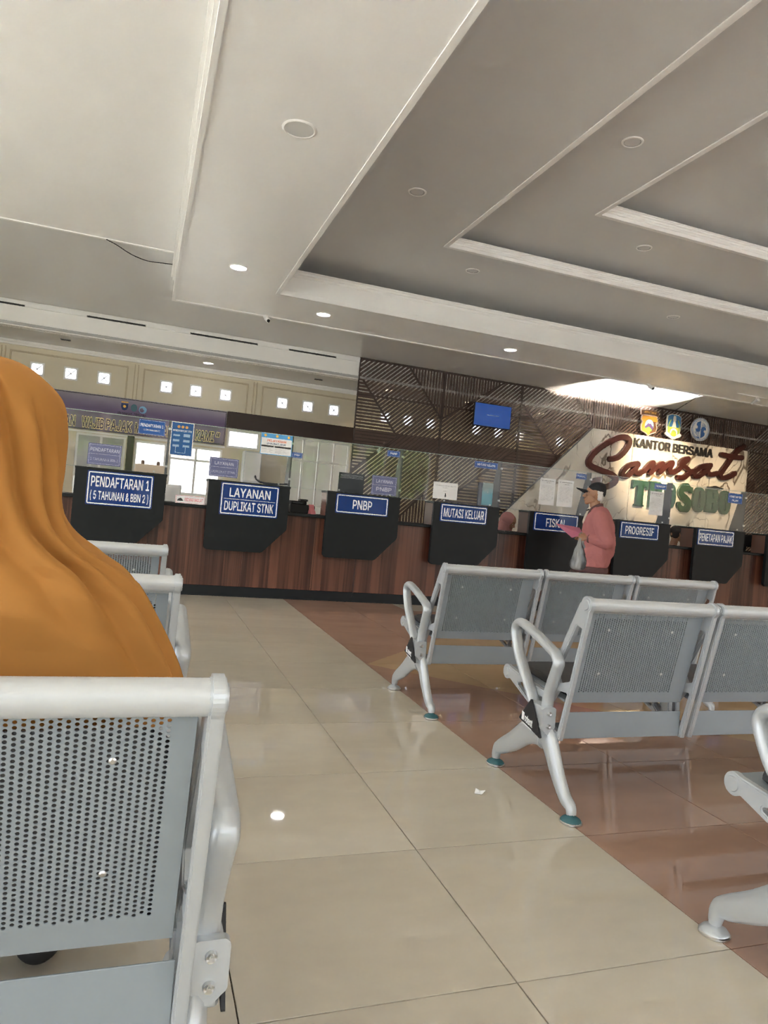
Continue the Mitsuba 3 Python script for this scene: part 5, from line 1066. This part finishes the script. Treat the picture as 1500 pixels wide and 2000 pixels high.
# --- staff seated behind the counter
def staff(label, x, y, zh, fwd, pitch, cloth, head_cover, glasses=False):
    k = thing('person', label, 'person'); Os = (x, y, 0.0); b = zh - .30
    def BB(g, full):
        c = [m3.Manifold.batch_hull([SPH((a, s * w, z), r + g) for s in (1, -1) for a, w, z, r in ((-.07, .10, b, .07), (-.08, .09, b - .22, .09), (-.09, .08, b - .42, .10))])]
        for s in (1, -1):
            c += chain([(-.07, s * .15, b + .02, .055 + g), (-.02, s * .23, b - .22, .045 + g), (.18, s * .14, b - .30, .034 + g)])
            c += chain([(-.09, s * .09, b - .45, .085 + g), (.30, s * .10, b - .44, .065 + g), (.31, s * .10, .10, .045 + g)])
            if full: c += chain([(.30, s * .10, .07, .04), (.42, s * .10, .035, .030)]) + hand_solid((.18, s * .14, b - .30), (.28, s * .06, b - .31), (0, 0, 1), left=s)
        return c
    hc = (.02, 0, zh)
    part(k, 'body', place(soft(fuse(BB(0, True) + head_solid(hc, pitch) + chain([(-.05, 0, b + .05, .055), (-.01, 0, zh - .06, .050)])), .012, 8), Os, fwd), 'mat_skin_dark', True)
    head_parts(k, Os, fwd, hc, pitch)
    part(k, 'clothes', place(soft(fuse(BB(.014, False)), .018, 8), Os, fwd), cloth, True)
    if head_cover == 'hijab':
        h = fuse(head_solid((hc[0] - .014, 0, hc[2] + .006), pitch, 1.13, False)[:2] + [m3.Manifold.batch_hull([SPH((-.03, s * .03, zh - .05), .085) for s in (1, -1)] + [SPH((-.05, s * .10, b - .01), .095) for s in (1, -1)] + [SPH((.06, 0, b - .05), .06)])])
        cut = m3.Manifold.batch_hull([SPH((hc[0] + .10, 0, hc[2] + .020), .052), SPH((hc[0] + .10, 0, hc[2] - .07), .042), SPH((hc[0] + .22, 0, hc[2] - .08), .09)])
        part(k, 'hijab', place(soft(h - cut, .010, 8), Os, fwd), mat('dusty_pink', (0.36, 0.17, 0.165), .8), True, 'dusty pink hijab')
    else:
        h = fuse([m3.Manifold.batch_hull([SPH((hc[0] - .022, s * .022, hc[2] + .040), .080) for s in (1, -1)] + [SPH((hc[0] + .03, s * .014, hc[2] + .055), .062) for s in (1, -1)] + [SPH((hc[0] - .045, s * .03, hc[2] - .03), .045) for s in (1, -1)])])
        part(k, 'hair', place(soft(h, .010, 6), Os, fwd), 'mat_hair_black', True, 'short black hair')
        part(k, 'collar', place(tube(smooth_path([(.055, .02, b + .03), (.02, .075, b + .075), (-.06, .062, b + .10), (-.06, -.062, b + .10), (.02, -.075, b + .075), (.055, -.02, b + .03)], 5), .020, .009, up=(0, 0, 1)), Os, fwd), cloth, True)
    if glasses:
        gs = []
        for s in (1, -1):
            ring_ = np.array([(.100, s * .033 + .024 * math.cos(t), hc[2] + .010 + .018 * math.sin(t)) for t in np.linspace(0, 2 * np.pi, 17)[:-1]]) + [hc[0], 0, 0]
            gs += [tube(ring_, .0022, n=6, up=(1, 0, 0), closed=True), cyl((hc[0] + .098, s * .056, hc[2] + .012), (hc[0] - .01, s * .084, hc[2] + .014), .002)]
        gs.append(cyl((hc[0] + .102, -.010, hc[2] + .012), (hc[0] + .102, .010, hc[2] + .012), .002))
        part(k, 'glasses', place(cat(*gs), Os, fwd), 'mat_black_matte', True)
    c = thing('office_chair', f'dark office chair under the seated {"woman in a dusty pink hijab" if head_cover == "hijab" else "man with glasses"}', 'chair')
    f = np.array([math.cos(fwd), math.sin(fwd)])
    part(c, 'seat', place(bx(-.28, .22, -.24, .24, b - .61, b - .555, .02), Os, fwd), 'mat_black_vinyl', False)
    part(c, 'backrest', place(bx(-.29, -.235, -.21, .21, b - .52, b - .10, .02), Os, fwd), 'mat_black_vinyl', False)
    part(c, 'stem', place(cat(cyl((-.03, 0, .06), (-.03, 0, b - .60), .03), bx(-.275, -.25, -.03, .03, b - .6, b - .45)), Os, fwd), 'mat_chrome', 40)
    part(c, 'base', place(cat(*[cyl((-.03, 0, .055), (-.03 + .27 * math.cos(t), .27 * math.sin(t), .03), .022) for t in np.arange(5) * 2 * np.pi / 5]), Os, fwd), 'mat_black_matte', 40)
p1_ = at(990, 1019, 8.25)
staff('staff woman in dusty pink hijab behind the counter, right of the MUTASI KELUAR panel', p1_[0], p1_[1], float(p1_[2]), math.radians(-50), -.45, 'mat_shirt_cream', 'hijab')
p2_ = at(1321, 1042, 8.15)
staff('staff man with glasses and white shirt behind the counter, left of PENETAPAN PAJAK', p2_[0], p2_[1], float(p2_[2]), math.radians(-14), -.12, 'mat_white_paint', 'hair', True)
# ------------------------------------------------------------------ ceiling fittings
def downlight(x, y, z, r, lit, label, strength=26.0, deep=0.0, tint=(1.0, .99, .97)):
    k = thing('downlight', label, 'ceiling light', 'round ceiling downlights')
    part(k, 'trim_ring', lathe([(r, -.002), (r + .003, -.010), (r + .016, -.008), (r + .022, 0), (r + .022, .004), (r, .004)], 32, (x, y, z)), 'mat_trim', 40)
    if deep: part(k, 'can', lathe([(r + .002, -.002), (r + .002, deep + .01), (0, deep + .012)], 28, (x, y, z)), 'mat_black_matte', 40); z = z + deep
    if lit:
        d = trimesh.Trimesh(*(lambda n: (np.vstack([[[x, y, z - .003]], np.column_stack([x + r * np.cos(n), y + r * np.sin(n), np.full(len(n), z - .003)])]), [[0, 1 + (i + 1) % len(n), 1 + i] for i in range(len(n))]))(np.arange(28) * 2 * np.pi / 28), process=False)
        put(uniq(k + '__diffuser'), mikit.ply(d, 'mat_white_paint', False, emitter={'type': 'area', 'radiance': rgb([LAMP * v for v in [strength * c for c in tint]])}), None, label='lit white diffuser')
    else:
        part(k, 'diffuser', lathe([(0, .006), (r * .8, .006), (r + .001, -.001)], 28, (x, y, z - .004)), 'mat_lamp_off', 40)
mat('lamp_off', (0.42, 0.41, 0.40), 0.3)
downlight(.960, 9.48, ZI, .105, True, 'lit round downlight left of the ceiling tray corner')
downlight(2.506, 10.96, ZI, .105, True, 'lit round downlight below the left corner of the ceiling tray')
downlight(5.94, 11.0, ZI, .105, True, 'lit round downlight above the television')
downlight(1.091, 15.10, ZL, .095, True, 'small lit downlight in the low rear ceiling above the banner')
downlight(2.639, 7.406, Z1, .085, False, 'unlit downlight in the outer tray field, nearest the tray left edge')
downlight(4.285, 9.305, Z1, .085, False, 'unlit downlight in the outer tray field, below the middle tray corner')
downlight(7.998, 9.357, Z1, .085, False, 'unlit downlight in the outer tray field, farthest right')
downlight(4.251, 5.776, Z2, .085, False, 'unlit downlight in the middle tray field nearest the camera')
downlight(6.072, 7.787, Z2, .085, False, 'unlit downlight in the middle tray field below the inner tray corner')
sp = thing('ceiling_speaker', 'large round white ceiling speaker in the pale ceiling strip left of the tray', 'ceiling speaker')
part(sp, 'rim', lathe([(.118, -.004), (.126, -.010), (.140, -.006), (.145, 0), (.145, .004), (.118, .004)], 36, (.963, 5.705, ZI)), 'mat_trim', 40)
part(sp, 'grille', lathe([(0, -.006), (.118, -.004), (.119, .002)], 36, (.963, 5.705, ZI)), mat('grille', (0.60, 0.59, 0.57), .6), 40)
for x, y, lb in ((-1.64, 14.94, 'twin spot fitting in the low rear ceiling at the left'), (3.46, 15.04, 'twin spot fitting in the low rear ceiling beside the wooden screen')):
    k = thing('twin_spot', lb, 'ceiling light')
    part(k, 'body', bx(x - .09, x + .09, y - .045, y + .045, ZL - .012, ZL + .002, .003), 'mat_dark_grey', False)
    for s in (-.045, .045): part(k, 'lens', lathe([(0, -.016), (.030, -.016), (.034, -.010)], 16, (x + s, y, ZL)), 'mat_black_matte', 40)
part(thing('ceiling_ring', 'faint round cover plate in the ceiling strip above the emblems', 'cover plate'), 'plate', lathe([(0, -.006), (.10, -.006), (.12, 0)], 28, (10.085, 11.0, ZI)), 'mat_ceiling', 40)
for x, y, lb in ((1.696, 11.68, 'small white security camera on the ceiling moulding at the left'), (9.469, 11.64, 'small white security camera on the ceiling moulding near the emblems')):
    k = thing('security_camera', lb, 'security camera')
    part(k, 'base', lathe([(0, 0), (.045, 0), (.045, -.03), (.03, -.04), (0, -.04)], 18, (x, y - .03, ZI - .002)), 'mat_white_paint', 40)
    b_ = cyl((x, y - .04, ZI - .05), (x + .03, y - .13, ZI - .105), .036); part(k, 'body', b_, 'mat_white_paint', 40)
    part(k, 'lens', cyl((x + .0295, y - .1285, ZI - .104), (x + .034, y - .142, ZI - .112), .026), 'mat_black_matte', 40)
tr = thing('light_track', 'white spotlight track on the ceiling strip at the right', 'light track')
part(tr, 'rail', bx(11.25, 14.6, 11.06, 11.10, ZI - .022, ZI, .003), 'mat_trim', False)
def spot(x, y, aim, lb, power):
    k = thing('track_spotlight', lb, 'spotlight')
    p = np.array([x, y, ZI - .10]); d = np.array(aim) - p; d /= np.linalg.norm(d)
    part(k, 'arm', cyl((x, y, ZI - .02), (x, y, ZI - .09), .010), 'mat_trim', 40)
    part(k, 'can', tube([p - d * .07, p + d * .10], .038, up=(0, 0, 1), n=20), 'mat_trim', 40)
    lens = lathe([(0, 0), (.030, 0)], 20); R_ = trimesh.geometry.align_vectors([0, 0, 1], d); lens.apply_transform(R_); lens.apply_translation(p + d * .102)
    part(k, 'lens', lens, 'mat_white_paint', 40)
    scene[k + '_beam'] = {'type': 'spot', 'to_world': T4().look_at(origin=[float(v) for v in p + d * .112], target=[float(v) for v in aim], up=[0, 0, 1]), 'intensity': rgb([LAMP * v for v in (power, power * .74, power * .44)]), 'cutoff_angle': 24.0, 'beam_width': 9.0}
spot(11.75, 11.08, (11.85, 14.0, 2.75), 'left white track spotlight at the right end of the ceiling', 130.0)
spot(12.95, 11.08, (13.9, 14.0, 2.35), 'right white track spotlight at the right end of the ceiling', 30.0)
# floodlights standing on the island's far edge, washing the ceiling above the marble board
for w_, x in (('leftmost', 9.3), ('second', 9.8), ('third', 10.3), ('fourth', 10.8), ('rightmost', 11.3)):
    co = thing('floodlight', f'{w_} of five small floodlights behind the ceiling edge above the emblems', 'floodlight', 'floodlights behind the ceiling edge')
    part(co, 'housing', bx(x - .06, x + .06, 11.765, 11.795, ZI + .005, ZI + .035, .003), 'mat_black_matte', False)
    part(co, 'lens', bx(x - .05, x + .05, 11.795, 11.797, ZI + .010, ZI + .032), 'mat_white_paint', False)
    scene[co + '_beam'] = {'type': 'spot', 'to_world': T4().look_at(origin=[x, 11.81, ZI + .03], target=[x, 11.81 + .84, ZI + .03 + .54], up=[1, 0, 0]), 'intensity': rgb([LAMP * v for v in (400.0, 370.0, 315.0)]), 'cutoff_angle': 33.5, 'beam_width': 30.5}
cb = thing('ceiling_cable', 'thin black cable sagging from the left ceiling to the white moulding', 'cable')
part(cb, 'cord', tube(smooth_path([(-.71, 9.84, ZM - .016), (-.58, 9.93, ZM - .035), (-.40, 10.12, ZM - .06), (-.2, 10.28, ZM - .055), (0.0, 10.33, ZM - .03), (.17, 10.35, ZM - .012)], 8), .006, n=6), 'mat_black_matte')
part(thing('ceiling_wire', 'thin grey wire across the bright ceiling right of the emblems', 'cable'), 'cord', tube(smooth_path([(11.15, 11.78, ZM - .01), (11.6, 12.6, ZM - .014), (12.45, 14.15, ZM - .008)], 6), .008, n=6), 'mat_dark_grey')

# unseen lamps added behind the wooden screen so its slat gaps look lit
for w_, x in zip(('leftmost', 'second', 'third', 'fourth', 'fifth'), (5.1, 7.1, 9.1, 11.1, 13.1)):
    downlight(x, 15.02, ZL, .095, True, f'added unseen lamp brightening the gaps of the {w_} slat screen panel from the left', 170.0, .10, (1.0, .80, .52))

# ------------------------------------------------------------------ outside in front of the hall (mirrored in the glass and the signs)
mat('bark', (0.10, 0.075, 0.05), .9)
scene['mat_leaf'] = {'type': 'twosided', 'bsdf': {'type': 'principled', 'base_color': mikit.proc(lambda p, n, uv: mikit.mix((0.045, 0.10, 0.022), (0.16, 0.27, 0.06), mikit.cell_rand(p.x * 5, p.y * 5, p.z * 5))), 'roughness': .5}}
def tree(x, y, h, r, label, seed):
    g = np.random.default_rng(seed); k = thing('tree', label, 'tree', 'trees in front of the hall')
    part(k, 'trunk', tube(smooth_path([(x, y, -.06), (x + .06, y, h * .3), (x - .04, y + .05, h * .6), (x, y, h * .8)], 5), np.linspace(.13, .04, 16), n=8, up=(0, 1, 0)), 'mat_bark', 40)
    n = 1500; d = g.normal(size=(n, 3)); d /= np.linalg.norm(d, axis=1, keepdims=True); rr = r * g.uniform(.45, 1.0, n) ** .5
    lump = .75 + .5 * meshkit.noise(d * 2.2 + seed)
    c = np.array([x, y, h * .66]) + d * (rr * lump)[:, None] * [1, 1, .30 * h / r]
    u = g.normal(size=(n, 3)); u /= np.linalg.norm(u, axis=1, keepdims=True); w = np.cross(u, g.normal(size=(n, 3))); w /= np.linalg.norm(w, axis=1, keepdims=True)
    s_ = .17 * g.uniform(.7, 1.3, n)[:, None]
    v = np.stack([c - u * s_, c + w * s_ * .5, c + u * s_, c - w * s_ * .5], 1).reshape(-1, 3); b = np.arange(n)[:, None] * 4
    part(k, 'foliage', (v, np.vstack([b + [0, 1, 2], b + [0, 2, 3]])), 'mat_leaf', False, kind='stuff')
for i, (x, y, h, r, t) in enumerate(((-8.9, -12.5, 4.6, 1.4, 'green tree outside behind the camera at far left'), (-5.0, -13.5, 5.2, 1.5, 'taller green tree outside behind the camera, second from the left'), (-1.1, -12.0, 4.4, 1.4, 'green tree outside straight behind the camera'), (2.7, -11.5, 4.8, 1.45, 'green tree outside behind the camera, right of the aisle'), (6.4, -13.0, 5.0, 1.5, 'large green tree outside behind the camera at right'), (10.2, -14.0, 4.4, 1.4, 'green tree outside near the parked white car'))):
    tree(x, y, h, r, t, 20 + i)
def car(x, y, col, label):
    k = thing('car', label, 'car', 'cars parked in front of the hall')
    lo = Polygon([(-2.1, .30), (-2.12, .62), (-2.0, .80), (-1.15, .92), (1.55, .95), (2.0, .86), (2.1, .55), (2.08, .30)]).buffer(.05)
    for wx in (-1.35, 1.30): lo = lo.difference(Point(wx, .28).buffer(.36))
    up = Polygon([(-1.20, .90), (-.55, 1.42), (-.2, 1.48), (1.05, 1.46), (1.75, .92)]).buffer(.03)
    body = cat(plate(lo, y - .85, 1.70), plate(up.difference(Polygon([(-1.02, .97), (-.5, 1.38), (.22, 1.40), (.22, .97)])).difference(Polygon([(.32, .97), (.32, 1.40), (1.0, 1.38), (1.52, .97)])), y - .72, 1.44)); body.apply_translation((x, 0, -.06))
    part(k, 'body', body, col, 20)
    gl_ = plate(up.buffer(-.05), y - .70, 1.40); gl_.apply_translation((x, 0, -.06)); part(k, 'window', gl_, 'mat_black_laminate', 20)
    for wx in (-1.35, 1.30):
        for wy in (-.78, .78): part(k, 'wheel', tube([(x + wx, y + wy - .1, .26), (x + wx, y + wy + .1, .26)], .31, n=24, up=(0, 0, 1)), 'mat_black_matte', 40)
    for wy in (-.6, .6): part(k, 'headlight', bx(x - 2.14, x - 2.05, y + wy - .16, y + wy + .16, .52, .68, .02), 'mat_sign_white', False)
car(14.5, -8.0, 'mat_white_paint', 'white car parked outside behind the camera at right')
car(-1.6, -8.6, 'mat_cupboard', 'grey car parked outside straight behind the camera')
